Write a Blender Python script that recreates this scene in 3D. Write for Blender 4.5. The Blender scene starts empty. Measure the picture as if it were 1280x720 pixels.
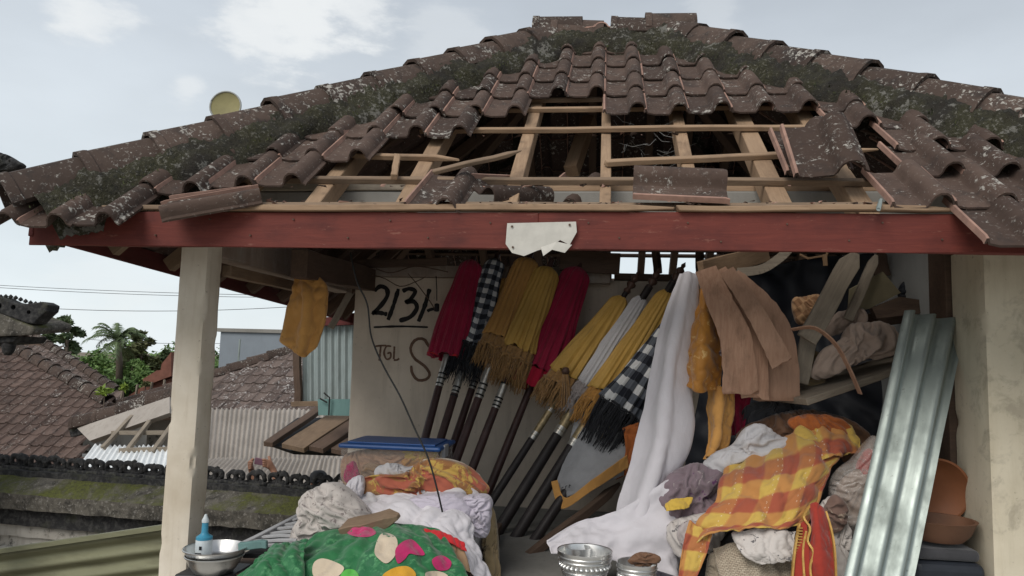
import bpy, bmesh, math, random
from math import sin, cos, tan, pi, radians, sqrt, atan2
from mathutils import Vector, Matrix, noise, Euler
random.seed(7)
scene = bpy.context.scene
COL = scene.collection
V = Vector

# ------------------------------------------------------------------ camera
FPX, EYE = 924.0, 1.6
YAW, PITCH, ROLL = radians(7.1), radians(5.6), radians(1.6)
FWD = V((-sin(YAW)*cos(PITCH), cos(YAW)*cos(PITCH), sin(PITCH)))
RGT0 = V((cos(YAW), sin(YAW), 0)); UP0 = RGT0.cross(FWD)
RGT = cos(ROLL)*RGT0 + sin(ROLL)*UP0
UPV = -sin(ROLL)*RGT0 + cos(ROLL)*UP0
EYEP = V((0, 0, EYE))
cam_data = bpy.data.cameras.new("camera"); cam = bpy.data.objects.new("camera", cam_data)
COL.objects.link(cam); scene.camera = cam
cam_data.sensor_width = 36.0; cam_data.lens = FPX/1280*36.0
cam_data.clip_start = 0.05; cam_data.clip_end = 3000
m3 = Matrix((RGT, UPV, -FWD)).transposed()
cam.matrix_world = Matrix.Translation(EYEP) @ m3.to_4x4()

# ------------------------------------------------------------------ world, sun, exposure
SUN_EL, SUN_AZ = radians(43), radians(206)      # azimuth clockwise from +Y
world = bpy.data.worlds.new("World"); scene.world = world; world.use_nodes = True
wt = world.node_tree; wt.nodes.clear()
def wn(t, **k):
    n = wt.nodes.new(t)
    for a, b in k.items(): setattr(n, a, b)
    return n
w_out = wn('ShaderNodeOutputWorld'); w_bg = wn('ShaderNodeBackground'); w_bg.inputs[1].default_value = 0.1
wt.links.new(w_bg.outputs[0], w_out.inputs[0])
w_sky = wn('ShaderNodeTexSky', sky_type='NISHITA', sun_disc=False, sun_elevation=SUN_EL, sun_rotation=SUN_AZ)
w_tc = wn('ShaderNodeTexCoord')
w_sep = wn('ShaderNodeSeparateXYZ'); wt.links.new(w_tc.outputs['Generated'], w_sep.inputs[0])
w_ramp = wn('ShaderNodeValToRGB'); cr = w_ramp.color_ramp
cr.elements[0].position = 0.0; cr.elements[0].color = (.74, .80, .83, 1)
cr.elements[1].position = 0.75; cr.elements[1].color = (.43, .46, .50, 1)
for pos, c in ((.12, (.71, .775, .81, 1)), (.28, (.62, .67, .71, 1)), (.45, (.50, .545, .595, 1))):
    e = cr.elements.new(pos); e.color = c
wt.links.new(w_sep.outputs[2], w_ramp.inputs[0])
# overcast deck: soft large-scale mottling plus brighter cloud puffs
w_n1 = wn('ShaderNodeTexNoise'); w_n1.inputs['Scale'].default_value = 2.3; w_n1.inputs['Detail'].default_value = 6
w_map = wn('ShaderNodeMapping'); w_map.inputs['Scale'].default_value = (1, 1, 2.6); w_map.inputs['Location'].default_value = (.3, .7, .1)
wt.links.new(w_tc.outputs['Generated'], w_map.inputs[0]); wt.links.new(w_map.outputs[0], w_n1.inputs['Vector'])
w_mr = wn('ShaderNodeMapRange'); w_mr.inputs[1].default_value = .3; w_mr.inputs[2].default_value = .72
w_mr.inputs[3].default_value = .90; w_mr.inputs[4].default_value = 1.12
wt.links.new(w_n1.outputs[0], w_mr.inputs[0])
w_mul = wn('ShaderNodeVectorMath', operation='SCALE'); wt.links.new(w_ramp.outputs[0], w_mul.inputs[0]); wt.links.new(w_mr.outputs[0], w_mul.inputs['Scale'])
w_n2 = wn('ShaderNodeTexNoise'); w_n2.inputs['Scale'].default_value = 9.0; w_n2.inputs['Detail'].default_value = 9; w_n2.inputs['Roughness'].default_value = .62
wt.links.new(w_map.outputs[0], w_n2.inputs['Vector'])
prev = w_mul.outputs[0]
def raydir(px, py): return (FWD + (px-640)/FPX*RGT - (py-360)/FPX*UPV)
puffs = [((385, 18), .085, 1.0), ((330, 40), .075, .9), ((440, 12), .06, .8), ((300, 62), .03, .7), ((112, 10), .055, .8), ((80, 2), .04, .6),
         ((235, 112), .026, .6), ((560, 40), .06, .32), ((900, 14), .05, .25), ((150, 330), .10, .3)]
for (q, r, a) in puffs:
    d = raydir(*q).normalized()
    md = wn('ShaderNodeVectorMath', operation='DISTANCE'); wt.links.new(w_tc.outputs['Generated'], md.inputs[0]); md.inputs[1].default_value = d
    m1 = wn('ShaderNodeMath', operation='DIVIDE'); wt.links.new(md.outputs['Value'], m1.inputs[0]); m1.inputs[1].default_value = r
    m2 = wn('ShaderNodeMath', operation='MULTIPLY_ADD'); wt.links.new(w_n2.outputs[0], m2.inputs[0]); m2.inputs[1].default_value = 2.6; m2.inputs[2].default_value = -1.3
    m3_ = wn('ShaderNodeMath', operation='ADD'); wt.links.new(m1.outputs[0], m3_.inputs[0]); wt.links.new(m2.outputs[0], m3_.inputs[1])
    mr = wn('ShaderNodeMapRange', interpolation_type='SMOOTHERSTEP'); mr.inputs[1].default_value = 1.0; mr.inputs[2].default_value = .15
    mr.inputs[3].default_value = 0; mr.inputs[4].default_value = a; wt.links.new(m3_.outputs[0], mr.inputs[0])
    mx = wn('ShaderNodeMix', data_type='RGBA'); wt.links.new(mr.outputs[0], mx.inputs[0]); wt.links.new(prev, mx.inputs[6]); mx.inputs[7].default_value = (.80, .82, .82, 1)
    prev = mx.outputs[2]
w_sc = wn('ShaderNodeVectorMath', operation='SCALE'); wt.links.new(prev, w_sc.inputs[0]); w_sc.inputs['Scale'].default_value = 6.9
w_fin = wn('ShaderNodeMix', data_type='RGBA'); w_fin.inputs[0].default_value = .93
wt.links.new(w_sky.outputs[0], w_fin.inputs[6]); wt.links.new(w_sc.outputs[0], w_fin.inputs[7])
wt.links.new(w_fin.outputs[2], w_bg.inputs[0])

sun_d = bpy.data.lights.new("sun", 'SUN'); sun = bpy.data.objects.new("sun", sun_d); COL.objects.link(sun)
sun_d.energy = 1.5; sun_d.angle = radians(35); sun_d.color = (1, .95, .88)
sdir = V((sin(SUN_AZ)*cos(SUN_EL), cos(SUN_AZ)*cos(SUN_EL), sin(SUN_EL)))
sun.rotation_euler = sdir.to_track_quat('Z', 'Y').to_euler(); sun.location = (0, -6, 12)
scene.view_settings.view_transform = 'Standard'; scene.view_settings.look = 'None'
scene.view_settings.exposure = 0.68; scene.view_settings.gamma = 1.0
scene.render.engine = 'CYCLES'
scene.cycles.max_bounces = 8; scene.cycles.diffuse_bounces = 5; scene.cycles.transparent_max_bounces = 8
scene.cycles.use_denoising = True

# ------------------------------------------------------------------ placing helpers (metres; X right, Y into the building, Z up)
def at(px, py, Y):
    d = raydir(px, py); return EYEP + d*(Y/d.y)
def atX(px, py, X):
    d = raydir(px, py); return EYEP + d*(X/d.x)
def atZ(px, py, Z):
    d = raydir(px, py); return EYEP + d*((Z-EYE)/d.z)
def on_plane(px, py, p0, n):
    d = raydir(px, py); return EYEP + d*((p0-EYEP).dot(n)/d.dot(n))

WM = {}
def link(name, mesh, parent=None, M=None):
    o = bpy.data.objects.new(name, mesh); COL.objects.link(o)
    M = M or Matrix.Identity(4); WM[o] = M
    if parent: o.parent = parent; o.matrix_local = WM[parent].inverted() @ M
    else: o.matrix_local = M
    return o
def tag(o, label=None, cat=None, group=None, kind=None):
    if label: o['label'] = label
    if cat: o['category'] = cat
    if group: o['group'] = group
    if kind: o['kind'] = kind
    return o
def thing(name, loc, label, cat, group=None):
    return tag(link(name, None, None, Matrix.Translation(V(loc))), label, cat, group)

class MB:
    def __init__(s): s.v = []; s.f = []; s.uv = []; s.mi = []; s.has_uv = False
    def add(s, vs, fs, uvs=None, mi=0):
        b = len(s.v); s.v += [V(p) for p in vs]; s.f += [tuple(b+i for i in f) for f in fs]; s.mi += [mi]*len(fs)
        if uvs: s.has_uv = True; s.uv += list(uvs)
        else: s.uv += [(0, 0)]*len(vs)
        return b
    def box(s, c, size, R=None, mi=0):
        c = V(c); hx, hy, hz = [q/2 for q in size]; vs = []
        for x in (-hx, hx):
            for y in (-hy, hy):
                for z in (-hz, hz):
                    p = V((x, y, z)); p = R @ p if R else p; vs.append(c+p)
        s.add(vs, [(0, 1, 3, 2), (4, 6, 7, 5), (0, 4, 5, 1), (2, 3, 7, 6), (0, 2, 6, 4), (1, 5, 7, 3)], mi=mi)
    def bar(s, p0, p1, w, h, up=(0, 0, 1), mi=0):
        p0, p1 = V(p0), V(p1); x = (p1-p0).normalized(); y = V(up).cross(x).normalized(); z = x.cross(y)
        R = Matrix((x, y, z)).transposed(); s.box((p0+p1)/2, ((p1-p0).length, w, h), R, mi)
    def tube(s, pts, r, n=8, cap=True, mi=0):
        pts = [V(p) for p in pts]; rs = r if isinstance(r, (list, tuple)) else [r]*len(pts)
        vs = []; up = V((0, 0, 1))
        t0 = (pts[1]-pts[0]).normalized()
        if abs(t0.z) > .95: up = V((0, 1, 0))
        a = t0.cross(up).normalized()
        for i, p in enumerate(pts):
            t = (pts[min(i+1, len(pts)-1)]-pts[max(i-1, 0)]).normalized()
            a = (a - t*a.dot(t)).normalized(); b = t.cross(a)
            for k in range(n):
                an = 2*pi*k/n; vs.append(p + (a*cos(an)+b*sin(an))*rs[i])
        fs = [(i*n+k, i*n+(k+1) % n, (i+1)*n+(k+1) % n, (i+1)*n+k) for i in range(len(pts)-1) for k in range(n)]
        if cap: fs += [tuple(reversed(range(n))), tuple((len(pts)-1)*n+k for k in range(n))]
        s.add(vs, fs, mi=mi)
    def lathe(s, prof, M, n=24, mi=0, close=True):
        vs = []
        for (r, z) in prof:
            for k in range(n):
                a = 2*pi*k/n; vs.append(M @ V((r*cos(a), r*sin(a), z)))
        L = len(prof)
        fs = [(i*n+k, i*n+(k+1) % n, (i+1)*n+(k+1) % n, (i+1)*n+k) for i in range(L-1) for k in range(n)]
        if close: fs += [tuple(reversed(range(n))), tuple((L-1)*n+k for k in range(n))]
        s.add(vs, fs, mi=mi)
    def prism(s, poly, d, mi=0):
        """closed slab from an ordered polygon of points, extruded by vector d"""
        n = len(poly); poly = [V(p) for p in poly]; d = V(d)
        s.add(poly + [p+d for p in poly], [tuple(range(n)), tuple(reversed(range(n, 2*n)))] + [(i, i+n, (i+1) % n+n, (i+1) % n) for i in range(n)], mi=mi)
    def mesh(s, name, mats, smooth=False, fix=True):
        me = bpy.data.meshes.new(name); me.from_pydata([tuple(p) for p in s.v], [], s.f); me.validate()
        if not isinstance(mats, (list, tuple)): mats = [mats]
        for m in mats: me.materials.append(m)
        if len(me.polygons) == len(s.mi) and any(s.mi):
            me.polygons.foreach_set('material_index', s.mi)
        if s.has_uv:
            ul = me.uv_layers.new(name='UVMap')
            for lp in me.loops: ul.data[lp.index].uv = s.uv[lp.vertex_index]
        if fix:
            bm = bmesh.new(); bm.from_mesh(me); bmesh.ops.recalc_face_normals(bm, faces=bm.faces); bm.to_mesh(me); bm.free()
        if smooth: me.polygons.foreach_set('use_smooth', [True]*len(me.polygons))
        return me
    def build(s, name, mats, parent=None, smooth=False, bevel=0, M=None, angle=None):
        """vertices are in world space; object sits at M (default: the parent's place or the centre of the mesh)"""
        if M is None:
            if parent: M = Matrix.Translation(WM[parent].translation)
            else:
                lo = V((min(p.x for p in s.v), min(p.y for p in s.v), min(p.z for p in s.v))); hi = V((max(p.x for p in s.v), max(p.y for p in s.v), max(p.z for p in s.v)))
                M = Matrix.Translation(V(((lo.x+hi.x)/2, (lo.y+hi.y)/2, lo.z)))
        I = M.inverted(); s.v = [I @ p for p in s.v]
        me = s.mesh(name, mats, smooth)
        if angle: me.set_sharp_from_angle(angle=radians(angle))
        o = link(name, me, parent, M)
        if bevel:
            b = o.modifiers.new('bevel', 'BEVEL'); b.width = bevel; b.segments = 2; b.limit_method = 'ANGLE'; b.angle_limit = radians(50)
        return o

def fbm(p, oct=3):
    s, a, f = 0, 1, 1
    for _ in range(oct): s += a*noise.noise(p*f); a *= .5; f *= 2.1
    return s
def timber(name, p0, p1, w, h, mat, parent, up=(0, 0, 1), bow=.004, bevel=.003, seg=5, ragged=0, seed=None):
    """sawn length of wood built along its own X axis so that the grain follows it"""
    rnd = random.Random(seed if seed is not None else name+str(tuple(p0)))
    p0, p1 = V(p0), V(p1); x = (p1-p0).normalized(); y = V(up).cross(x).normalized(); z = x.cross(y)
    M = Matrix.Translation((p0+p1)/2) @ Matrix((x, y, z)).transposed().to_4x4(); L = (p1-p0).length
    vs = []; o1, o2 = rnd.uniform(0, 99), rnd.uniform(0, 99)
    for i in range(seg+1):
        t = i/seg; xx = (t-.5)*L
        by = bow*noise.noise(V((t*2.2, o1, 0)))*2; bz = bow*noise.noise(V((t*2.2, o2, 3)))*2
        sc = 1
        if ragged and i == seg: sc = .35
        for (sy, sz) in ((-1, -1), (1, -1), (1, 1), (-1, 1)):
            e = rnd.uniform(-ragged, ragged) if i in (0, seg) else 0
            vs.append(V((xx+e, by+sy*w/2*sc*rnd.uniform(.96, 1.02), bz+sz*h/2*sc*rnd.uniform(.95, 1.03))))
    fs = [(i*4+k, i*4+(k+1) % 4, i*4+4+(k+1) % 4, i*4+4+k) for i in range(seg) for k in range(4)] + [(3, 2, 1, 0), tuple(seg*4+k for k in range(4))]
    mb = MB(); mb.add(vs, fs); me = mb.mesh(name, mat)
    o = link(name, me, parent, M)
    if bevel:
        b = o.modifiers.new('bevel', 'BEVEL'); b.width = bevel; b.segments = 1; b.limit_method = 'ANGLE'; b.angle_limit = radians(50)
    return o

# ------------------------------------------------------------------ cloth helpers
def crom(p, t):
    n = len(p)
    if n == 1: return p[0].copy()
    x = t*(n-1); i = min(int(x), n-2); f = x-i
    a, b, c, d = p[max(i-1, 0)], p[i], p[i+1], p[min(i+2, n-1)]
    return .5*((2*b)+(c-a)*f+(2*a-5*b+4*c-d)*f*f+(3*b-a-3*c+d)*f**3)
def crease(p, scale, seed):
    p = p*scale+V((seed*3.1, seed*1.7, seed*.9)); w = noise.noise_vector(p*.6)*.7
    r = Matrix.Rotation(seed*1.3, 3, V((.3, 1, .5)).normalized())
    q = r @ (p+w); q.x *= .45
    a = 1-abs(noise.noise(q))*1.7; b = 1-abs(noise.noise(q*2.1+V((7, 3, 1))))*1.7; c = 1-abs(noise.noise((p+w)*4.3+V((1, 9, 4))))*1.7
    return (a*a-.45)+.5*(b*b-.45)+.22*(c*c-.45)
import numpy as np
def buckle_fine(P, su, sv, band, it=70, seed=1, bend=.25, rim=.35, noise0=.15):
    """let a sheet that is longer than the surface it lies on (by su, sv) fold up within a band around that surface"""
    P = np.array(P, dtype=float); m, n, _ = P.shape; B = P.copy()
    du = np.gradient(B, axis=1); dv = np.gradient(B, axis=0); N = np.cross(du, dv); N /= (np.linalg.norm(N, axis=2, keepdims=True)+1e-9)
    Lu = np.linalg.norm(B[:, 1:]-B[:, :-1], axis=2)*su; Lv = np.linalg.norm(B[1:]-B[:-1], axis=2)*sv
    Lu = np.maximum(Lu, np.median(Lu)*.35); Lv = np.maximum(Lv, np.median(Lv)*.35)
    Ld = np.linalg.norm(B[1:, 1:]-B[:-1, :-1], axis=2)*(su+sv)/2; Le = np.linalg.norm(B[1:, :-1]-B[:-1, 1:], axis=2)*(su+sv)/2
    B2u = Lu[:, 1:]+Lu[:, :-1]; B2v = Lv[1:]+Lv[:-1]
    rg = np.random.RandomState(seed); low = rg.randn(max(4, m//5), max(4, n//5))
    yi = np.linspace(0, low.shape[0]-1.001, m); xi = np.linspace(0, low.shape[1]-1.001, n); y0 = yi.astype(int); x0 = xi.astype(int); fy = (yi-y0)[:, None]; fx = (xi-x0)[None]
    f = low[y0][:, x0]*(1-fy)*(1-fx)+low[y0+1][:, x0]*fy*(1-fx)+low[y0][:, x0+1]*(1-fy)*fx+low[y0+1][:, x0+1]*fy*fx
    P += N*(f*.5+rg.randn(m, n)*.12)[..., None]*band*noise0*4
    W = np.ones((m, n)); W[0] = W[-1] = rim; W[:, 0] = W[:, -1] = rim
    def con(A, C, L, k):
        d = C-A; l = np.linalg.norm(d, axis=2)+1e-9; c = (d*((l-L)/l*.5*k)[..., None]); A += c; C -= c
    for q in range(it):
        for o in (0, 1):
            con(P[:, o:-1:2], P[:, o+1::2], Lu[:, o::2], 1.0); con(P[o:-1:2], P[o+1::2], Lv[o::2], 1.0)
            con(P[o:-1:2, :-1], P[o+1::2, 1:], Ld[o::2], .35); con(P[o:-1:2, 1:], P[o+1::2, :-1], Le[o::2], .35)
        for o in range(4):
            A, C = P[:, o:-2:4], P[:, o+2::4]; L = B2u[:, o::4]; k = min(A.shape[1], C.shape[1], L.shape[1]); con(A[:, :k], C[:, :k], L[:, :k], bend)
            A, C = P[o:-2:4], P[o+2::4]; L = B2v[o::4]; k = min(len(A), len(C), len(L)); con(A[:k], C[:k], L[:k], bend)
        D = P-B; h = (D*N).sum(2, keepdims=True); T = D-h*N; tl = np.linalg.norm(T, axis=2, keepdims=True)+1e-9; T *= np.minimum(1, band*1.2/tl)
        h = band*np.tanh(h/band*1.0) if q % 5 == 4 else np.clip(h, -band, band)
        P = B+(T+h*N)*(.35*W[..., None]+.65*np.where(W[..., None] < 1, W[..., None]**.5, 1))
    return P
def resample(A, m, n):
    """separable Catmull-Rom resampling of a grid of vectors"""
    def ax(A, k):
        L = A.shape[0]; x = np.linspace(0, L-1, k); i = np.minimum(x.astype(int), L-2); f = (x-i)[:, None, None]
        a, b, c, d = A[np.maximum(i-1, 0)], A[i], A[i+1], A[np.minimum(i+2, L-1)]
        return .5*(2*b+(c-a)*f+(2*a-5*b+4*c-d)*f*f+(3*b-a-3*c+d)*f**3)
    return ax(ax(A, m).transpose(1, 0, 2), n).transpose(1, 0, 2)
def buckle(P, su, sv, band, it, seed, bend, cells=18, fine=0.0, rim=.35):
    """folds are found on a coarse grid of about `cells` cells, so that they come out broad, then refined"""
    P = np.array(P, dtype=float); m, n = P.shape[:2]
    lu = np.linalg.norm(P[:, 1:]-P[:, :-1], axis=2).sum(1).mean(); lv = np.linalg.norm(P[1:]-P[:-1], axis=2).sum(0).mean(); k = cells/max(lu, lv)
    cm, cn = max(7, int(lv*k*1.2)), max(7, int(lu*k*1.2)); cm, cn = min(cm, m), min(cn, n)
    B = resample(P, cm, cn); C = buckle_fine(B, su, sv, band, it, seed, bend, rim)
    F = P+resample(C-B, m, n)
    if fine: F = buckle_fine(F, 1+fine, 1+fine*.6, band*.22, 30, seed+5, .35, rim)
    return F
def cloth(name, rows, mat, label=None, cat='cloth', parent=None, nu=40, nv=60, pleat=0, npl=6, amp=.012, cs=6, stretch=(1, 1, 1), thick=.005, uvs=(1, 1), seed=1, group=None, ragged=0, px=True, wr=(1.09, 1.02), band=.018, it=80, bend=.14, cells=24, fine=0.010, cr=.003):
    """draped sheet through rows of (px, py, Y) control points; has two faces and a rim; creases and pleats are real"""
    R = [[at(*q) if px else V(q) for q in row] for row in rows]
    G = [[crom(r, i/nu) for i in range(nu+1)] for r in R]
    P = [[crom([g[i] for g in G], j/nv) for i in range(nu+1)] for j in range(nv+1)]
    rnd = random.Random(seed)
    def nrm(j, i):
        du = P[j][min(i+1, nu)]-P[j][max(i-1, 0)]; dv = P[min(j+1, nv)][i]-P[max(j-1, 0)][i]
        n = du.cross(dv); n = n.normalized() if n.length > 1e-9 else V((0, -1, 0))
        return n
    nn = [[nrm(j, i) for i in range(nu+1)] for j in range(nv+1)]
    Q = []
    for j in range(nv+1):
        row = []
        for i in range(nu+1):
            u, v = i/nu, j/nv; p = P[j][i]; q = V((p.x*stretch[0], p.y*stretch[1], p.z*stretch[2]))
            d = amp*crease(q, cs, seed)
            if pleat:
                wob = .35*noise.noise(V((u*2, v*1.5, seed)))
                s = sin(2*pi*npl*(u+wob*.25)+seed); d += pleat*(s*(.7+.3*noise.noise(V((u*5, seed, v))))) * min(1, .25+1.2*v)
            row.append(p+nn[j][i]*d)
        Q.append(row)
    if ragged:
        for i in range(nu+1): Q[nv][i] += V((0, 0, ragged*noise.noise(V((i*.7, seed, 0)))))
    if wr:
        QQ = buckle([[tuple(q) for q in row] for row in Q], wr[0], wr[1], band, it, seed, bend, cells, fine)
        Q = [[V(q) for q in row] for row in QQ]
    if cr: Q = [[Q[j][i]+nn[j][i]*cr*crease(V((Q[j][i].x, Q[j][i].y, Q[j][i].z*.6)), 15, seed+2) for i in range(nu+1)] for j in range(nv+1)]
    P = Q; nn = [[nrm(j, i) for i in range(nu+1)] for j in range(nv+1)]
    vs = []; uv = []
    for s in (0, 1):
        for j in range(nv+1):
            for i in range(nu+1):
                vs.append(Q[j][i]-nn[j][i]*thick*s); uv.append((i/nu*uvs[0], j/nv*uvs[1]))
    W = nu+1; N = W*(nv+1); fs = []
    for j in range(nv):
        for i in range(nu):
            a = j*W+i; fs.append((a, a+1, a+W+1, a+W)); fs.append((N+a, N+a+W, N+a+W+1, N+a+1))
    for i in range(nu): fs.append((i, N+i, N+i+1, i+1)); a = nv*W+i; fs.append((a, a+1, N+a+1, N+a))
    for j in range(nv): a = j*W; fs.append((a, a+W, N+a+W, N+a)); a = j*W+nu; fs.append((a, N+a, N+a+W, a+W))
    mb = MB(); mb.add(vs, fs, uv); o = mb.build(name, mat, parent, smooth=True)
    sub = o.modifiers.new('subd', 'SUBSURF'); sub.levels = 1; sub.render_levels = 1
    if label: tag(o, label, cat, group)
    return o
def heap(name, outline, Y, front, back, mat, label=None, cat='cloth', parent=None, amp=.02, cs=6, stretch=(1, 1, 1), seed=1, n=64, uvs=3.0, center=None, tilt=0.0, group=None, power=.55, M=None, wr=(1.34, 1.06), band=None, it=90, bend=.13, rings=0, cells=26, fine=.02, cr=.005):
    """a closed lump of cloth with volume: rim through pixel outline at depth Y, swelling towards and away from the viewer; its front
       is a sheet longer than the lump it covers, folded up by buckle()"""
    pts = [at(q[0], q[1], q[2] if len(q) > 2 else Y) for q in outline]
    c = at(*center, Y) if center else sum(pts, V())/len(pts)
    m = len(pts); size = max((p-c).length for p in pts)
    n = max(24, min(n, int(size*230))); 
    def closed(t):
        x = t*m; i = int(x) % m; f = x-int(x)
        a, b, cc, d = pts[(i-1) % m], pts[i], pts[(i+1) % m], pts[(i+2) % m]
        return .5*((2*b)+(cc-a)*f+(2*a-5*b+4*cc-d)*f*f+(3*b-a-3*cc+d)*f**3)
    KR = 360; rim = [closed(k/KR) for k in range(KR)]
    ang = [atan2(p.z-c.z, p.x-c.x) for p in rim]
    order = sorted(range(KR), key=lambda k: ang[k]); sa = [ang[k] for k in order]
    import bisect
    def edge(a):
        k = bisect.bisect_left(sa, a); p0, p1 = rim[order[k-1]], rim[order[k % KR]]; a0, a1 = sa[k-1], sa[k % KR]
        if k == 0: a0 -= 2*pi
        if k == KR: a1 += 2*pi
        f = (a-a0)/(a1-a0) if a1 != a0 else 0; return p0.lerp(p1, max(0, min(1, f)))
    def lift(t): return max(0, 1-t**2.4)**power
    turn = seed*1.1+.4
    G = {}
    for side, D in ((-1, front), (1, back)):
        g = []
        for j in range(n+1):
            row = []
            for i in range(n+1):
                x, y = 2*i/n-1, 1-2*j/n; X = x*sqrt(1-y*y/2); Z = y*sqrt(1-x*x/2); t = min(1, sqrt(X*X+Z*Z)); e = edge((atan2(Z, X)+turn+pi) % (2*pi)-pi) if t > 1e-6 else c
                p = c+(e-c)*t+V((0, side*D*lift(t), 0)); p.y += tilt*(p.z-c.z)
                if side < 0: p += V((0, -.35*amp*crease(V((p.x*stretch[0], p.y*stretch[1], p.z*stretch[2])), cs, seed), 0))*min(1, (1-t)*6)
                row.append(tuple(p))
            g.append(row)
        G[side] = g
    bnd = band if band is not None else max(.008, min(amp*1.3, size*.24))
    F = buckle(G[-1], wr[0], wr[1], bnd, it, seed, bend, cells, fine, rim=.5) if wr else np.array(G[-1])
    Bk = np.array(G[1]); W = n+1
    if cr and wr:
        Nf = np.cross(np.gradient(F, axis=1), np.gradient(F, axis=0)); Nf /= (np.linalg.norm(Nf, axis=2, keepdims=True)+1e-9)
        C_ = np.array([[crease(V(q), 15, seed+2) for q in row] for row in F]); F = F+Nf*(cr*C_)[..., None]
    vs = [V(q) for q in F.reshape(-1, 3)]; uv = [((i/n)*uvs, (j/n)*uvs) for j in range(W) for i in range(W)]; idx = {}
    fs = [(j*W+i, (j+1)*W+i, (j+1)*W+i+1, j*W+i+1) for j in range(n) for i in range(n)]; st = 2
    bi = {}
    for j in range(W):
        for i in range(W):
            if j in (0, n) or i in (0, n): bi[j, i] = j*W+i
            else: bi[j, i] = len(vs); vs.append(V(Bk[j, i])); uv.append(uv[j*W+i])
    fs += [(bi[j, i], bi[j, i+1], bi[j+1, i+1], bi[j+1, i]) for j in range(n) for i in range(n)]
    mb = MB(); mb.add(vs, fs, uv)
    Mx = M or Matrix.Translation(c if not parent else WM[parent].translation)
    o = mb.build(name, mat, parent, smooth=True, M=Mx)
    sub = o.modifiers.new('subd', 'SUBSURF'); sub.levels = 1; sub.render_levels = 1
    if label: tag(o, label, cat, group)
    return o
# ------------------------------------------------------------------ materials
class NT:
    def __init__(s, name):
        s.m = bpy.data.materials.new(name); s.m.use_nodes = True; s.t = s.m.node_tree; s.b = s.t.nodes['Principled BSDF']
        s.b.inputs['Roughness'].default_value = .85; s.b.inputs['Specular IOR Level'].default_value = .3
        s.tc = s.t.nodes.new('ShaderNodeTexCoord'); s.oi = None
    def n(s, t, **k):
        x = s.t.nodes.new(t)
        for a, b in k.items(): setattr(x, a, b)
        return x
    def l(s, a, b): s.t.links.new(a, b)
    def vec(s, coord='Object', scale=(1, 1, 1), rnd=False, loc=(0, 0, 0), rot=(0, 0, 0)):
        mp = s.n('ShaderNodeMapping'); mp.inputs['Scale'].default_value = scale; mp.inputs['Location'].default_value = loc; mp.inputs['Rotation'].default_value = rot
        src = s.tc.outputs[coord]
        if rnd:
            oi = s.n('ShaderNodeObjectInfo'); sc = s.n('ShaderNodeMath', operation='MULTIPLY'); s.l(oi.outputs['Random'], sc.inputs[0]); sc.inputs[1].default_value = 57.0
            ad = s.n('ShaderNodeVectorMath', operation='ADD'); s.l(src, ad.inputs[0]); s.l(sc.outputs[0], ad.inputs[1]); src = ad.outputs[0]
        s.l(src, mp.inputs[0]); return mp.outputs[0]
    def noise(s, scale, detail=5, rough=.55, vec=None, dist=0):
        x = s.n('ShaderNodeTexNoise'); x.inputs['Scale'].default_value = scale; x.inputs['Detail'].default_value = detail; x.inputs['Roughness'].default_value = rough; x.inputs['Distortion'].default_value = dist
        if vec is not None: s.l(vec, x.inputs['Vector'])
        return x.outputs[0]
    def rng(s, v, a, b, c=0, d=1, smooth=False):
        x = s.n('ShaderNodeMapRange'); x.inputs[1].default_value = a; x.inputs[2].default_value = b; x.inputs[3].default_value = c; x.inputs[4].default_value = d
        if smooth: x.interpolation_type = 'SMOOTHSTEP'
        s.l(v, x.inputs[0]); return x.outputs[0]
    def math(s, op, a, b=None):
        x = s.n('ShaderNodeMath', operation=op)
        for i, q in enumerate((a, b)):
            if q is None: continue
            if isinstance(q, (int, float)): x.inputs[i].default_value = q
            else: s.l(q, x.inputs[i])
        return x.outputs[0]
    def mix(s, f, a, b, mode='MIX'):
        x = s.n('ShaderNodeMix', data_type='RGBA', blend_type=mode)
        for i, q in ((0, f), (6, a), (7, b)):
            if isinstance(q, (int, float)): x.inputs[i].default_value = q
            elif isinstance(q, tuple): x.inputs[i].default_value = (*q, 1) if len(q) == 3 else q
            else: s.l(q, x.inputs[i])
        return x.outputs[2]
    def col(s, c):
        if isinstance(c, tuple): s.b.inputs['Base Color'].default_value = (*c, 1)
        else: s.l(c, s.b.inputs['Base Color'])
        return s
    def bump(s, h, strength=.4, dist=.01):
        x = s.n('ShaderNodeBump'); x.inputs['Strength'].default_value = strength; x.inputs['Distance'].default_value = dist
        s.l(h, x.inputs['Height']); s.l(x.outputs[0], s.b.inputs['Normal']); return s
    def rough(s, r):
        if isinstance(r, (int, float)): s.b.inputs['Roughness'].default_value = r
        else: s.l(r, s.b.inputs['Roughness'])
        return s
    def rand(s):
        return s.n('ShaderNodeObjectInfo').outputs['Random']

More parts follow.
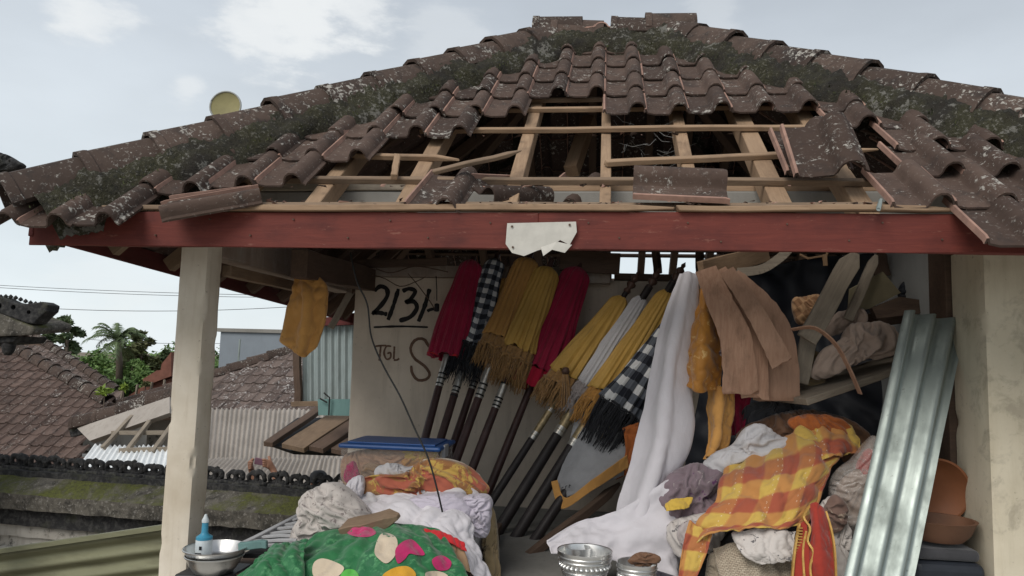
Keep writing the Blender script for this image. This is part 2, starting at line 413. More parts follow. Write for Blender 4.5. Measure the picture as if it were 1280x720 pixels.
def make_tile(name, c1, c2, lich=(.42, .40, .36), lo=.60, scale=1.0, soot=.5):
    t = NT(name); v = t.vec('Object', (scale,)*3, rnd=True)
    base = t.mix(t.rng(t.noise(6, 6, .6, v), .3, .7), c1, c2)
    base = t.mix(t.rng(t.rand(), 0, 1, 0, .85), base, tuple(q*.58 for q in c1))
    base = t.mix(t.math('MULTIPLY', t.rng(t.noise(9, 5, .65, v, .4), .52, .66), soot), base, (.024, .021, .02))
    fine = t.noise(55, 4, .6, v); spots = t.noise(38, 5, .7, v, .3); big = t.noise(4.5, 3, .5, v)
    sp = t.rng(t.math('ADD', t.math('MULTIPLY', spots, .75), t.math('ADD', t.math('MULTIPLY', big, .34), t.math('MULTIPLY', t.rand(), .045))), lo, lo+.05)
    base = t.mix(t.math('MULTIPLY', sp, .8), base, lich)
    base = t.mix(t.math('MULTIPLY', t.rng(fine, .60, .68), .35), base, (.3, .27, .24))
    t.col(base).rough(.92).bump(t.math('ADD', fine, t.math('MULTIPLY', sp, .6)), .5, .004)
    return t.m
M_TILE = make_tile('tile_weathered', (.066, .043, .034), (.112, .076, .06), lo=.65)
M_TILE_DARK = make_tile('tile_underside_row', (.085, .058, .05), (.12, .08, .067), lo=.66)
M_CAP = make_tile('ridge_cap_weathered', (.06, .041, .033), (.10, .07, .056), lo=.635, soot=.7)
M_TILE_FAR = make_tile('tile_far', (.105, .07, .058), (.15, .105, .088), lich=(.34, .31, .28), lo=.66, scale=.6, soot=.6)
M_TILE_GREY = make_tile('tile_far_grey', (.125, .092, .08), (.18, .14, .122), lich=(.45, .42, .40), lo=.625, scale=.55, soot=.6)
def make_clay():
    t = NT('raw_clay'); v = t.vec('Object', (1, 1, 1), rnd=True)
    t.col(t.mix(t.rng(t.noise(14, 5, .6, v), .35, .7), (.33, .20, .155), (.20, .125, .10))).rough(.9).bump(t.noise(70, 3, .6, v), .3, .003); return t.m
M_CLAY = make_clay()
def make_moss():
    t = NT('mossy_mortar'); v = t.vec('Object')
    a = t.noise(5, 6, .65, v, .3); b = t.noise(26, 6, .7, v)
    c = t.mix(t.rng(a, .38, .62), (.032, .028, .023), (.048, .046, .025))
    c = t.mix(t.rng(b, .5, .68), c, (.022, .022, .019))
    c = t.mix(t.math('MULTIPLY', t.rng(t.math('ADD', t.math('MULTIPLY', b, .6), t.math('MULTIPLY', t.noise(3.2, 4, .6, v), .5)), .625, .665), .6), c, (.28, .27, .24))
    d = t.noise(62, 5, .75, v, .3); c = t.mix(t.math('MULTIPLY', t.rng(t.math('ADD', t.math('MULTIPLY', d, .8), t.math('MULTIPLY', a, .25)), .59, .65), .6), c, (.25, .24, .21)); c = t.mix(t.math('MULTIPLY', t.rng(d, .42, .36), .7), c, (.012, .012, .010))
    t.col(c).rough(.97).bump(t.math('ADD', b, t.noise(80, 4, .7, v)), 1.0, .018); return t.m
M_MOSS = make_moss()
def make_wood(name, c1, c2, dark=(.05, .035, .025), dk=.35, rough=.8, gs=1.0, scuff=0, sc=(.4, .36, .3)):
    t = NT(name); v = t.vec('Object', (1.2*gs, 14*gs, 14*gs), rnd=True); v2 = t.vec('Object', (2, 3, 3), rnd=True)
    g = t.noise(3.5, 7, .65, v, 1.2); b = t.noise(2.2, 5, .6, v2)
    c = t.mix(t.rng(g, .32, .68), c1, c2); c = t.mix(t.rng(t.rand(), 0, 1, 0, .4), c, tuple(q*.72 for q in c1))
    c = t.mix(t.math('MULTIPLY', t.rng(b, .5, .75), dk), c, dark)
    if scuff: c = t.mix(t.math('MULTIPLY', t.rng(t.noise(12, 6, .7, t.vec('Object', (1, 4, 4))), .62, .7), scuff), c, sc)
    t.col(c).rough(rough).bump(g, .35, .004); return t.m
M_WOOD = make_wood('sawn_wood', (.36, .245, .155), (.24, .155, .095), dark=(.09, .06, .04), dk=.6, scuff=.3, sc=(.13, .10, .08))
M_WOOD_OLD = make_wood('old_wood', (.25, .175, .115), (.16, .11, .075), dk=.5)
M_WOOD_DARK = make_wood('dark_wood', (.13, .085, .06), (.075, .05, .038), dk=.5)
M_WOOD_GREY = make_wood('grey_weathered_wood', (.30, .255, .20), (.19, .16, .125), dk=.45)
M_RED = make_wood('red_painted_board', (.155, .034, .024), (.105, .022, .017), dark=(.055, .013, .012), dk=.75, rough=.7, gs=.8, scuff=.6, sc=(.24, .11, .08))
M_RED_DARK = make_wood('dark_red_board', (.13, .03, .028), (.09, .024, .022), dk=.5)
def make_bark():
    t = NT('peeled_wood_skin'); g = t.noise(3.0, 7, .65, t.vec('Object', (22, 22, 2.0), rnd=True), .8); b = t.noise(6, 6, .65, t.vec('Object', (2, 2, 1.2), rnd=True))
    c = t.mix(t.rng(g, .3, .7), (.44, .27, .185), (.31, .175, .115)); c = t.mix(t.rng(t.rand(), 0, 1, 0, .6), c, (.29, .185, .13)); c = t.mix(t.math('MULTIPLY', t.rng(b, .52, .72), .6), c, (.15, .09, .06))
    t.col(c).rough(.85).bump(g, .5, .006); return t.m
M_BARK = make_bark()
def make_plaster(name, c, stain=(.20, .18, .15), dark=(.06, .055, .05), s=.4, mold=.0, bmp=.2):
    t = NT(name); v = t.vec('Object')
    a = t.noise(1.6, 6, .6, v); b = t.noise(9, 6, .7, v, .4); k = t.noise(34, 5, .7, v)
    streak = t.noise(3.0, 5, .65, t.vec('Object', (6, 6, .7)))
    r = t.mix(t.math('MULTIPLY', t.rng(a, .42, .7), s), c, stain)
    r = t.mix(t.math('MULTIPLY', t.rng(streak, .5, .7), s*.7), r, stain)
    r = t.mix(t.math('MULTIPLY', t.rng(k, .64, .70), .55), r, dark)
    if mold: r = t.mix(t.math('MULTIPLY', t.rng(t.math('ADD', t.math('MULTIPLY', b, .6), t.math('MULTIPLY', a, .42)), .54, .62), mold), r, dark)
    t.col(r).rough(.9).bump(t.math('ADD', b, t.math('MULTIPLY', k, .4)), bmp, .006); return t.m
M_PILLAR = make_plaster('pillar_paint', (.67, .61, .515), (.45, .38, .285), (.13, .10, .07), .9)
M_PILLAR_R = make_plaster('pillar_paint_mouldy', (.60, .54, .42), (.43, .375, .27), (.12, .10, .08), .7, mold=.32)
M_WALL = make_plaster('cement_wall', (.60, .52, .43), (.42, .355, .29), (.18, .155, .13), .8)
M_WALL_GREY = make_plaster('grey_inner_wall', (.42, .43, .42), (.30, .30, .29), (.1, .1, .1), .5)
M_BEAM_PLASTER = make_plaster('stained_plaster_beam', (.26, .20, .165), (.42, .38, .33), (.07, .05, .045), .7, mold=.3)
M_CONC = make_plaster('rough_concrete', (.24, .23, .21), (.16, .155, .14), (.12, .12, .11), .6, bmp=.6)
M_FLOOR = make_plaster('floor_cement', (.22, .215, .20), (.13, .13, .12), (.03, .03, .03), .6)
M_GROUND = make_plaster('packed_earth', (.20, .16, .12), (.12, .10, .07), (.05, .05, .03), .7)
M_BLOCK = make_plaster('terrace_stone', (.46, .44, .40), (.27, .25, .22), (.10, .10, .09), .6)
def make_parapet():
    t = NT('mossy_carved_wall'); v = t.vec('Object'); geo = t.n('ShaderNodeNewGeometry')
    sp = t.n('ShaderNodeSeparateXYZ'); t.l(geo.outputs['Normal'], sp.inputs[0])
    a = t.noise(2.2, 7, .65, v, .4); b = t.noise(8, 7, .7, v, .5); k = t.noise(30, 5, .7, v)
    c = t.mix(t.rng(b, .42, .62), (.115, .105, .088), (.038, .035, .03))
    c = t.mix(t.math('MULTIPLY', t.rng(k, .55, .66), .5), c, (.36, .34, .31))
    # moss keeps to the faces that look up
    mz = t.math('MULTIPLY', t.rng(sp.outputs[2], .25, .6), t.rng(a, .44, .58))
    c = t.mix(mz, c, t.mix(t.rng(k, .4, .65), (.088, .096, .022), (.045, .044, .02)))
    t.col(c).rough(.97).bump(t.math('ADD', b, k), .7, .02); return t.m
M_PARAPET = make_parapet()
def make_dark_stone():
    t = NT('black_weathered_stone'); v = t.vec('Object')
    k = t.noise(18, 6, .7, v); a = t.noise(4, 5, .6, v)
    c = t.mix(t.rng(k, .45, .7), (.022, .022, .023), (.075, .073, .07)); c = t.mix(t.math('MULTIPLY', t.rng(a, .55, .7), .4), c, (.07, .075, .035))
    t.col(c).rough(.96).bump(k, .8, .02); return t.m
M_STONE = make_dark_stone()
M_PALE_STONE = make_plaster('pale_wall_band', (.42, .40, .36), (.25, .23, .2), (.05, .05, .045), .8, mold=.9, bmp=.5)
def make_metal(name, c, rough=.35, stain=(.18, .17, .15), st=.4, met=.9, v2s=(2, 2, .6)):
    t = NT(name); v = t.vec('Object'); a = t.noise(5, 6, .6, t.vec('Object', v2s)); k = t.noise(40, 5, .7, v)
    cc = t.mix(t.math('MULTIPLY', t.rng(a, .45, .72), st), c, stain); cc = t.mix(t.math('MULTIPLY', t.rng(k, .64, .70), .5), cc, (.09, .08, .07))
    t.col(cc); t.b.inputs['Metallic'].default_value = met; t.rough(t.rng(a, .3, .7, rough-.08, rough+.18)); t.bump(k, .06, .003); return t.m
M_ZINC = make_metal('galvanised_sheet', (.30, .34, .32), .45, (.17, .19, .175), .7, .7)
M_ZINC_OLD = make_metal('old_zinc', (.34, .40, .40), .55, (.17, .19, .18), .6, .4)
M_ZINC_WHITE = make_metal('white_roof_sheet', (.78, .80, .80), .5, (.5, .5, .48), .4, .1)
M_ASBESTOS = make_plaster('fibre_cement_sheet', (.36, .325, .29), (.22, .195, .17), (.1, .09, .08), .7)
M_OLIVE = make_metal('olive_sheet', (.20, .20, .125), .55, (.10, .095, .06), .6, .15, (.4, 2, 3))
M_ALU = make_metal('aluminium', (.72, .72, .71), .3, (.45, .45, .44), .3, 1.0)
M_TEAL = make_plaster('teal_paint', (.135, .235, .225), (.09, .16, .155), (.05, .08, .08), .5)
M_BLUEGREY = make_plaster('bluegrey_render', (.215, .245, .275), (.17, .19, .215), (.1, .11, .12), .4)
def plain(name, c, rough=.6, var=.25, scale=8, metal=0, bump=.1, trans=0, coat=0):
    t = NT(name); v = t.vec('Object'); k = t.noise(scale, 5, .6, v)
    t.col(t.mix(t.rng(k, .3, .7), c, tuple(q*(1-var) for q in c))).rough(rough).bump(t.noise(scale*6, 4, .6, v), bump, .003)
    t.b.inputs['Metallic'].default_value = metal
    if coat: t.b.inputs['Coat Weight'].default_value = coat
    if trans: t.b.inputs['Transmission Weight'].default_value = trans
    return t.m
M_BLACK = plain('black_matt', (.018, .018, .02), .7)
M_SHEETING = plain('black_sheeting', (.026, .029, .038), .55, .4, 3)
M_CABLE = plain('black_cable', (.02, .02, .02), .6)
M_SKIN = plain('skin', (.30, .155, .10), .55, .25, 20)
M_PHONE = plain('phone_case', (.16, .08, .11), .4)
M_SILVER = plain('silver_band', (.62, .60, .55), .35, .35, 30, .8)
M_BRASS = plain('worn_brass_band', (.42, .33, .19), .45, .5, 30, .6)
M_POLE = plain('dark_lacquered_pole', (.06, .03, .027), .45, .4, 12)
M_POLE2 = plain('black_lacquered_pole', (.028, .022, .022), .5, .4, 12)
M_FINIAL = plain('turned_finial', (.10, .055, .04), .5, .4, 25)
M_STROKE = plain('black_brush_paint', (.014, .013, .014), .7, .3, 30)
M_STROKE_BR = plain('brown_brush_paint', (.17, .10, .07), .8, .4, 30)
M_PAPER = plain('torn_white_sheet', (.55, .53, .48), .8, .2, 14)
M_DISH = plain('dish_face', (.30, .27, .13), .7, .3, 6)
M_DISH_RIM = plain('dish_rim', (.35, .36, .34), .6, .2, 6)
M_TERRA = plain('terracotta', (.23, .088, .038), .6, .3, 6)
M_TERRA2 = plain('brown_clay_bowl', (.17, .085, .05), .65, .3, 6)
M_SUITCASE = plain('dark_blue_leatherette', (.022, .026, .034), .45, .3, 20)
M_LID = plain('blue_plastic_lid', (.03, .10, .30), .35, .15, 5)
M_BOTTLE_BLUE = plain('blue_bottle', (.05, .25, .38), .4, .15, 10)
M_BOTTLE_WHITE = plain('bottle_label', (.55, .60, .62), .5, .15, 30)
M_CARDBOARD = plain('brown_card', (.34, .22, .13), .85, .25, 9)
M_CRATE = plain('black_crate', (.03, .03, .032), .5)
M_SLAT_W = plain('white_slat', (.45, .45, .46), .5)
M_RUST = plain('rust_red_sheet', (.20, .085, .06), .85, .4, 6)
M_WEB = plain('dusty_thread', (.5, .5, .48), .9)

# ---- fabrics
def wrinkle(t):
    a = t.noise(16, 4, .55, t.vec('Object', (1, 1, .45), rot=(.3, .5, .2)), .5); b = t.noise(30, 3, .55, t.vec('Object', (.5, 1, 1), rot=(.2, -.6, .4)), .4)
    f = lambda q: t.math('SUBTRACT', 1.0, t.math('MULTIPLY', t.math('ABSOLUTE', t.math('SUBTRACT', q, .5)), 4.0))
    return t.math('ADD', f(a), t.math('MULTIPLY', f(b), .4))
def fab(name, c, var=.18, weave=1.0, rough=.92, sheen=.25, sc=5):
    t = NT(name); v = t.vec('Object'); k = t.noise(sc, 5, .6, v)
    t.col(t.mix(t.rng(k, .3, .7), c, tuple(q*(1-var) for q in c))).rough(rough)
    t.bump(t.math('ADD', t.math('MULTIPLY', t.noise(260, 2, .5, v), .12), wrinkle(t)), .34*weave, .006); t.b.inputs['Sheen Weight'].default_value = sheen; return t.m
F_WHITE = fab('white_cotton', (.60, .575, .605), .10, weave=.6)
F_WHITE2 = fab('offwhite_cotton', (.54, .525, .535), .15)
F_LAV = fab('lavender_cotton', (.49, .45, .52), .10)
F_ORANGE = fab('orange_cotton', (.62, .315, .09), .25)
F_RED = fab('crimson_cloth', (.36, .006, .03), .25)
F_RED2 = fab('scarlet_cloth', (.50, .02, .025), .2)
F_MAROON = fab('maroon_cloth', (.34, .012, .05), .3)
F_GOLD = fab('gold_satin', (.54, .325, .075), .25, rough=.55, sheen=.1)
F_OCHRE = fab('ochre_satin', (.48, .25, .065), .25, rough=.6)
F_FRINGE = fab('brown_gold_fringe', (.36, .20, .075), .45, sc=60)
F_FRINGE_OR = fab('orange_fringe', (.48, .24, .06), .4, sc=60)
F_FRINGE_GR = fab('grey_fringe', (.33, .29, .28), .4, sc=60)
F_FRINGE_BK = fab('black_fringe', (.012, .013, .018), .4, sc=60)
F_PEACH = fab('peach_packed_cloth', (.62, .37, .23), .5, sc=14)
F_TAN = fab('crumpled_tan_sheet', (.43, .33, .27), .3)
F_BROWN = fab('brown_satin', (.17, .085, .045), .35, rough=.6)
F_YELLOW = fab('yellow_cotton', (.62, .41, .07), .2)
F_DARKGREY = fab('charcoal_cloth', (.05, .05, .055), .3)
F_KHAKI = fab('khaki_cloth', (.30, .22, .12), .2)
F_PLAIDBACK = fab('rust_cloth', (.42, .12, .03), .3)
def fab_uv(name, fn, rough=.9, bump=.2):
    t = NT(name); uv = t.tc.outputs['UV']; t.col(fn(t, uv)).rough(rough).bump(t.noise(260, 2, .5, t.vec('Object')), bump, .002); t.b.inputs['Sheen Weight'].default_value = .2; return t.m
def stripes(t, uv, axis, freq, duty=.5, off=0):
    sp = t.n('ShaderNodeSeparateXYZ'); t.l(uv, sp.inputs[0])
    f = t.math('FRACT', t.math('ADD', t.math('MULTIPLY', sp.outputs[axis], freq), off)); return t.math('LESS_THAN', f, duty)
def _poleng(t, uv):
    a, b = stripes(t, uv, 0, 1), stripes(t, uv, 1, 1)
    s = t.math('ADD', a, b)
    c = t.mix(t.math('GREATER_THAN', s, .5), (.60, .60, .60), (.10, .11, .13)); return t.mix(t.math('GREATER_THAN', s, 1.5), c, (.012, .014, .022))
F_POLENG = fab_uv('black_white_check', _poleng)
def _plaid(t, uv):
    sp = t.n('ShaderNodeSeparateXYZ'); t.l(uv, sp.inputs[0])
    def band(ax, fr, off, d): 
        f = t.math('FRACT', t.math('ADD', t.math('MULTIPLY', sp.outputs[ax], fr), off)); return t.rng(t.math('ABSOLUTE', t.math('SUBTRACT', f, .5)), d-.03, d+.03)
    a, b = band(0, 1, 0, .25), band(1, 1, .2, .25)
    c = t.mix(a, (.50, .335, .075), (.43, .20, .06)); d = t.mix(a, (.37, .14, .05), (.31, .075, .04))
    r = t.mix(b, c, d)
    # small white woven motifs down the red bands
    br = t.n('ShaderNodeTexVoronoi', distance='MANHATTAN'); br.inputs['Scale'].default_value = 7.0; br.inputs['Randomness'].default_value = .25; t.l(uv, br.inputs['Vector'])
    ring = t.math('MULTIPLY', t.math('GREATER_THAN', br.outputs['Distance'], .17), t.math('LESS_THAN', br.outputs['Distance'], .26))
    keep = t.math('MULTIPLY', ring, stripes(t, uv, 0, 1, .16, .42))
    return t.mix(t.math('MULTIPLY', keep, .75), r, (.70, .62, .5))
F_PLAID = fab_uv('yellow_orange_plaid', _plaid)
def _spots(base, motif, scale, th, motif2=None):
    def f(t, uv):
        v = t.vec('Object'); k = t.noise(scale, 4, .75, v, .6); c = t.mix(t.rng(k, th, th+.03), base, motif)
        c = t.mix(t.math('MULTIPLY', t.rng(t.noise(4, 4, .6, v), .4, .7), .25), c, tuple(q*.6 for q in base))
        if motif2: c = t.mix(t.math('MULTIPLY', t.rng(t.noise(scale*.6, 4, .7, t.vec('Object', loc=(5, 3, 1)), .8), th+.02, th+.05), 1), c, motif2)
        return c
    return f
F_GREYPRINT = fab_uv('grey_dotted_print', _spots((.46, .42, .39), (.17, .14, .135), 42, .575))
F_FLORAL = fab_uv('grey_leaf_print', _spots((.52, .48, .45), (.10, .095, .10), 17, .59))
F_PURPLE = fab_uv('purple_grey_batik', _spots((.20, .15, .17), (.40, .35, .34), 12, .60, (.10, .035, .10)))
F_BATIK = fab_uv('dark_batik', _spots((.16, .10, .08), (.33, .26, .20), 14, .57))
F_MARBLED = fab_uv('rust_yellow_marbled', _spots((.30, .135, .05), (.50, .33, .08), 9, .51, (.36, .10, .06)))
F_BROCADE = fab_uv('orange_gold_brocade', _spots((.46, .20, .035), (.66, .42, .16), 20, .60), .42)
F_LACE = fab_uv('grey_lace', _spots((.42, .37, .36), (.12, .08, .09), 24, .54))
def _green(t, uv):
    v = t.vec('Object'); k = t.noise(7, 5, .7, v, .6); k2 = t.noise(26, 5, .7, v)
    return t.mix(t.math('MULTIPLY', t.rng(k2, .5, .62), t.rng(k, .42, .6)), t.mix(t.rng(k, .3, .7), (.018, .15, .045), (.012, .10, .04)), (.10, .30, .13))
F_GREEN = fab_uv('green_printed_satin', _green, .6)
F_PINK = fab('magenta_petal', (.50, .02, .13), .3)
F_CREAM = fab('cream_petal', (.58, .48, .36), .2)
F_LIME = fab('lime_leaf', (.10, .42, .07), .2)
F_AMBER = fab('amber_petal', (.66, .34, .03), .25)
def _mat_weave(t, uv):
    a = t.n('ShaderNodeTexBrick'); a.inputs['Scale'].default_value = 9; a.inputs['Color1'].default_value = (.44, .38, .29, 1); a.inputs['Color2'].default_value = (.34, .28, .21, 1); a.inputs['Mortar'].default_value = (.14, .11, .08, 1); a.inputs['Mortar Size'].default_value = .035
    t.l(uv, a.inputs['Vector']); return a.outputs[0]
F_MAT = fab_uv('woven_mat', _mat_weave, .85, .3)
def _basket(t, uv):
    a = t.n('ShaderNodeTexChecker'); a.inputs['Scale'].default_value = 26; a.inputs['Color1'].default_value = (.46, .27, .14, 1); a.inputs['Color2'].default_value = (.30, .16, .08, 1)
    t.l(t.vec('Object', rot=(.3, .6, .5)), a.inputs['Vector']); return a.outputs[0]
F_BASKET = fab_uv('woven_basket', _basket, .8, .3)
def make_bag(name, tint, a):
    t = NT(name); t.col(tint).rough(.12); t.b.inputs['Alpha'].default_value = a; t.b.inputs['Specular IOR Level'].default_value = .6
    t.bump(t.noise(14, 5, .6, t.vec('Object'), .8), .5, .01); return t.m
M_BAG = make_bag('clear_plastic_film', (.55, .5, .46), .38)
M_BOX = make_bag('clear_plastic_box', (.6, .57, .53), .10)
def make_leaf(name, c1, c2):
    t = NT(name); t.col(t.mix(t.rng(t.noise(1.3, 4, .6, t.vec('Object')), .35, .65), c1, c2)).rough(.6)
    t.b.inputs['Subsurface Weight'].default_value = 0; return t.m
M_LEAF_DK = make_leaf('leaf_dark', (.06, .09, .045), (.10, .14, .06))
M_LEAF = make_leaf('leaf_mid', (.09, .165, .05), (.15, .235, .07))
M_LEAF_YG = make_leaf('leaf_yellow_green', (.20, .27, .04), (.13, .20, .035))
M_LEAF_BR = make_leaf('leaf_olive', (.10, .10, .035), (.06, .075, .03))
M_PALM = make_leaf('palm_leaf', (.09, .13, .06), (.13, .175, .085))
M_TRUNK = make_wood('bark', (.14, .11, .085), (.09, .07, .055))
M_VEST_RED = fab('vest_red_velvet', (.32, .035, .022), .25)
M_VEST_GOLD = plain('vest_gold_braid', (.55, .33, .09), .45, .35, 40, .3, .4)
# ------------------------------------------------------------------ ground and terrace
gb = MB(); gb.add([(-400, -60, -1.3), (400, -60, -1.3), (400, 1500, -1.3), (-400, 1500, -1.3)], [(0, 1, 2, 3)])
tag(gb.build('ground', M_GROUND), kind='structure')
mb = MB(); mb.box((1.7, .4, -.66), (8.0, 12.6, 1.28)); tag(mb.build('terrace', M_BLOCK), kind='structure')

# ------------------------------------------------------------------ pavilion
SL = radians(37.5); TS, CS, SS = tan(SL), cos(SL), sin(SL)
XL, XR, YF, YR, YB = -2.55, 2.57, 2.95, 5.10, 7.25
RXL, RXR = -.37, .42
def zf(Y): return 2.22+(Y-3.0)*TS
ZE, ZR = zf(YF), zf(YR)
pav = thing('pavilion', (0, 5.0, 0.0), 'open storage pavilion with half stripped brown tile roof and red fascia board', 'pavilion')
fm = Matrix(((1, 0, 0), (0, CS, -SS), (0, SS, CS)))
def front(X, Y, h=0, rz=0, rx=0, ry=0):
    return Matrix.Translation(V((X, Y, zf(Y)))+V((0, -SS, CS))*h) @ fm.to_4x4() @ Matrix.Rotation(rz, 4, 'Z') @ Matrix.Rotation(rx, 4, 'X') @ Matrix.Rotation(ry, 4, 'Y')

TW, TL = .246, .385
def tile_mb(W=TW, L=TL):
    """interlocking clay tile: upturned left lip, flat pan, rounded roll on the right"""
    top = [(0, .004), (.004, .026), (.013, .027), (.020, .008), (.055, .0), (.130, .001), (.138, .010), (.144, .030), (.155, .048), (.173, .060), (.197, .060), (.215, .049), (.227, .031), (.233, .012), (.246, .003)]
    top = [(x*W/.246, z) for x, z in top]; th = .013
    bot = []
    for i, (x, z) in enumerate(top):
        a = top[max(i-1, 0)]; b = top[min(i+1, len(top)-1)]; d = V((b[0]-a[0], b[1]-a[1])).normalized(); bot.append((x+d.y*th*.6, z-d.x*th-.001))
    n = len(top); vs = []; ys = [0, .018, L*.5, L]
    for j, y in enumerate(ys):
        dz = -.005 if j == 0 else 0; flare = 1.0
        vs += [V((x, y, z+dz)) for x, z in top]; vs += [V((x, y, z)) for x, z in bot]
    fs = []; mi = []
    for j in range(3):
        a = j*2*n; b = (j+1)*2*n
        for i in range(n-1):
            fs.append((a+i, a+i+1, b+i+1, b+i)); mi.append(1 if i < 3 else 0)
            fs.append((a+n+i, b+n+i, b+n+i+1, a+n+i+1)); mi.append(0)
        fs.append((a, b, b+n, a+n)); mi.append(1); fs.append((a+n-1, a+2*n-1, b+2*n-1, b+n-1)); mi.append(0)
    for i in range(n-1):
        fs.append((i, n+i, n+i+1, i+1)); mi.append(0)
        e = 3*2*n; fs.append((e+i, e+i+1, e+n+i+1, e+n+i)); mi.append(1)
    return vs, fs, mi
tv, tf, tmi = tile_mb()
mb = MB(); mb.v = [V(p) for p in tv]; mb.f = tf; mb.mi = tmi; mb.uv = [(0, 0)]*len(tv)
TILE_ME = mb.mesh('roof_tile', [M_TILE, M_CLAY], smooth=True); TILE_ME.set_sharp_from_angle(angle=radians(34))

def hipx(Y, side): # x of the hip line on the front slope
    f = (Y-YF)/(YR-YF); return XL+(RXL-XL)*f if side < 0 else XR+(RXR-XR)*f
def cut_tile(M, co, no):
    bm = bmesh.new(); bm.from_mesh(TILE_ME); I = M.inverted(); c = I @ co; nn = (I.to_3x3() @ no).normalized()
    bmesh.ops.bisect_plane(bm, geom=bm.verts[:]+bm.edges[:]+bm.faces[:], plane_co=c, plane_no=nn, clear_outer=True)
    if not bm.faces: bm.free(); return None
    me = bpy.data.meshes.new('roof_tile'); bm.to_mesh(me); bm.free(); me.materials.append(M_TILE); me.materials.append(M_CLAY); return me
PITCHX = .2207
rt = random.Random(3)
def present(k, i):
    if k == 0: return i <= -10
    if k == 1: return i <= -7
    if k == 2: return i <= -6
    if k == 3: return i <= -4 or i >= 5
    if k == 4: return i <= -3 or i >= 0
    return True
def lay(Xroll, Y0, jit=1.0, h=.03, rz=0):
    M = front(Xroll-.191+rt.uniform(-.004, .004)*jit, Y0+rt.uniform(-.008, .008)*jit, h, rz+rt.uniform(-.012, .012)*jit, -.062+rt.uniform(-.006, .006), rt.uniform(-.015, .015)*jit)
    mid = M @ V((TW/2, TL/2, 0)); me = TILE_ME
    for side in (-1, 1):
        hx = hipx(mid.y, side)
        inside = (mid.x-hx)*-side
        if inside < -.10: return
        if inside < .22:
            a = V((XL if side < 0 else XR, YF, ZE)); b = V((RXL if side < 0 else RXR, YR, ZR)); d = (b-a); no = V((-d.y, d.x, 0)) if side < 0 else V((d.y, -d.x, 0))
            me = cut_tile(M, a+V((0, 0, 0)), no.normalized())
            if me is None: return
    link('roof_tile', me, pav, M)
for k in range(9):
    Y0 = 2.90+.25*k
    for i in range(-13, 13):
        if not present(k, i): continue
        x = .172+PITCHX*i
        if i < -3 and k <= 3: x += -.03
        y = Y0
        if k == 0: y -= .06+.01*(i % 2)
        if k == 1 and i <= -9: y -= .06
        if i > 4 and k == 3: y += .05
        lay(x, y, 1.0 if k > 3 else 1.5)
# displaced but still hooked courses at the lower right
for (k, i0, dx, dy) in ((2, 6, -.01, .06), (1, 6, -.06, .065), (0, 5, .01, .075), (-.9, 6, .0, .075)):
    for i in range(i0, 13): lay(.172+PITCHX*i+dx, 2.90+.25*k+dy, 1.2, .034)

# ridge and hip caps
def cap_mb(L=.37):
    prof = [(-.135, -.045), (-.128, -.005), (-.098, .050), (-.058, .088), (0, .102), (.058, .088), (.098, .050), (.128, -.005), (.135, -.045)]; th = .016; n = len(prof)
    vs = []
    for (y, s) in ((0, 1.07), (.045, 1.06), (.052, 1.0), (L*.6, .97), (L, .94)):
        vs += [V((x*s, y, z*s+(.0))) for x, z in prof]; vs += [V((x*s*.88, y, (z-th)*s)) for x, z in prof]
    fs = []
    for j in range(4):
        a = j*2*n; b = a+2*n
        for i in range(n-1): fs += [(a+i, a+i+1, b+i+1, b+i), (a+n+i, b+n+i, b+n+i+1, a+n+i+1)]
        fs += [(a, b, b+n, a+n), (a+n-1, a+2*n-1, b+2*n-1, b+n-1)]
    e = 8*n
    for i in range(n-1): fs += [(i, n+i, n+i+1, i+1), (e+i, e+i+1, e+n+i+1, e+n+i)]
    return vs, fs
cv, cf = cap_mb(); mb = MB(); mb.add(cv, cf); CAP_ME = mb.mesh('ridge_cap', M_CAP, smooth=True); CAP_ME.set_sharp_from_angle(angle=radians(28))
def cap(M): link('ridge_cap', CAP_ME, pav, M)
rc = random.Random(11)
def cap_run(a, b, upv, n, lift, start=0):
    d = (b-a); y = d.normalized(); x = y.cross(upv).normalized(); z = x.cross(y)
    R = Matrix((x, y, z)).transposed()
    for k in range(n):
        p = a+d*(k/n)+V((0, 0, lift+rc.uniform(-.006, .008)))
        cap(Matrix.Translation(p) @ R.to_4x4() @ Matrix.Rotation(rc.uniform(-.025, .025), 4, 'Z') @ Matrix.Rotation(-.045+rc.uniform(-.012, .012), 4, 'X') @ Matrix.Rotation(rc.uniform(-.05, .05), 4, 'Y') @ Matrix.Diagonal((1.06, 1, 1.0, 1)))
HA, HB = V((XL, YF, ZE)), V((RXL, YR, ZR)); HC, HD = V((XR, YF, ZE)), V((RXR, YR, ZR))
BL, BR = V((XL, YB, ZE)), V((XR, YB, ZE))
cap_run(HA+V((-.06, -.06, -.04)), HB, V((0, 0, 1)), 11, .105); cap_run(HC+V((.06, -.06, -.04)), HD, V((0, 0, 1)), 11, .105)
cap_run(BL, HB, V((0, 0, 1)), 11, .075); cap_run(BR, HD, V((0, 0, 1)), 11, .075)
cap_run(HB+V((-.03, 0, 0)), HD+V((.02, 0, 0)), V((0, 0, 1)), 2, .108)
for e in (HB, HD):                                            # blunt junction caps at both ends of the ridge
    M = Matrix.Translation(e+V((-.16, 0, .135))) @ Matrix.Rotation(-pi/2, 4, 'Z'); cap(M @ Matrix.Scale(.95, 4))
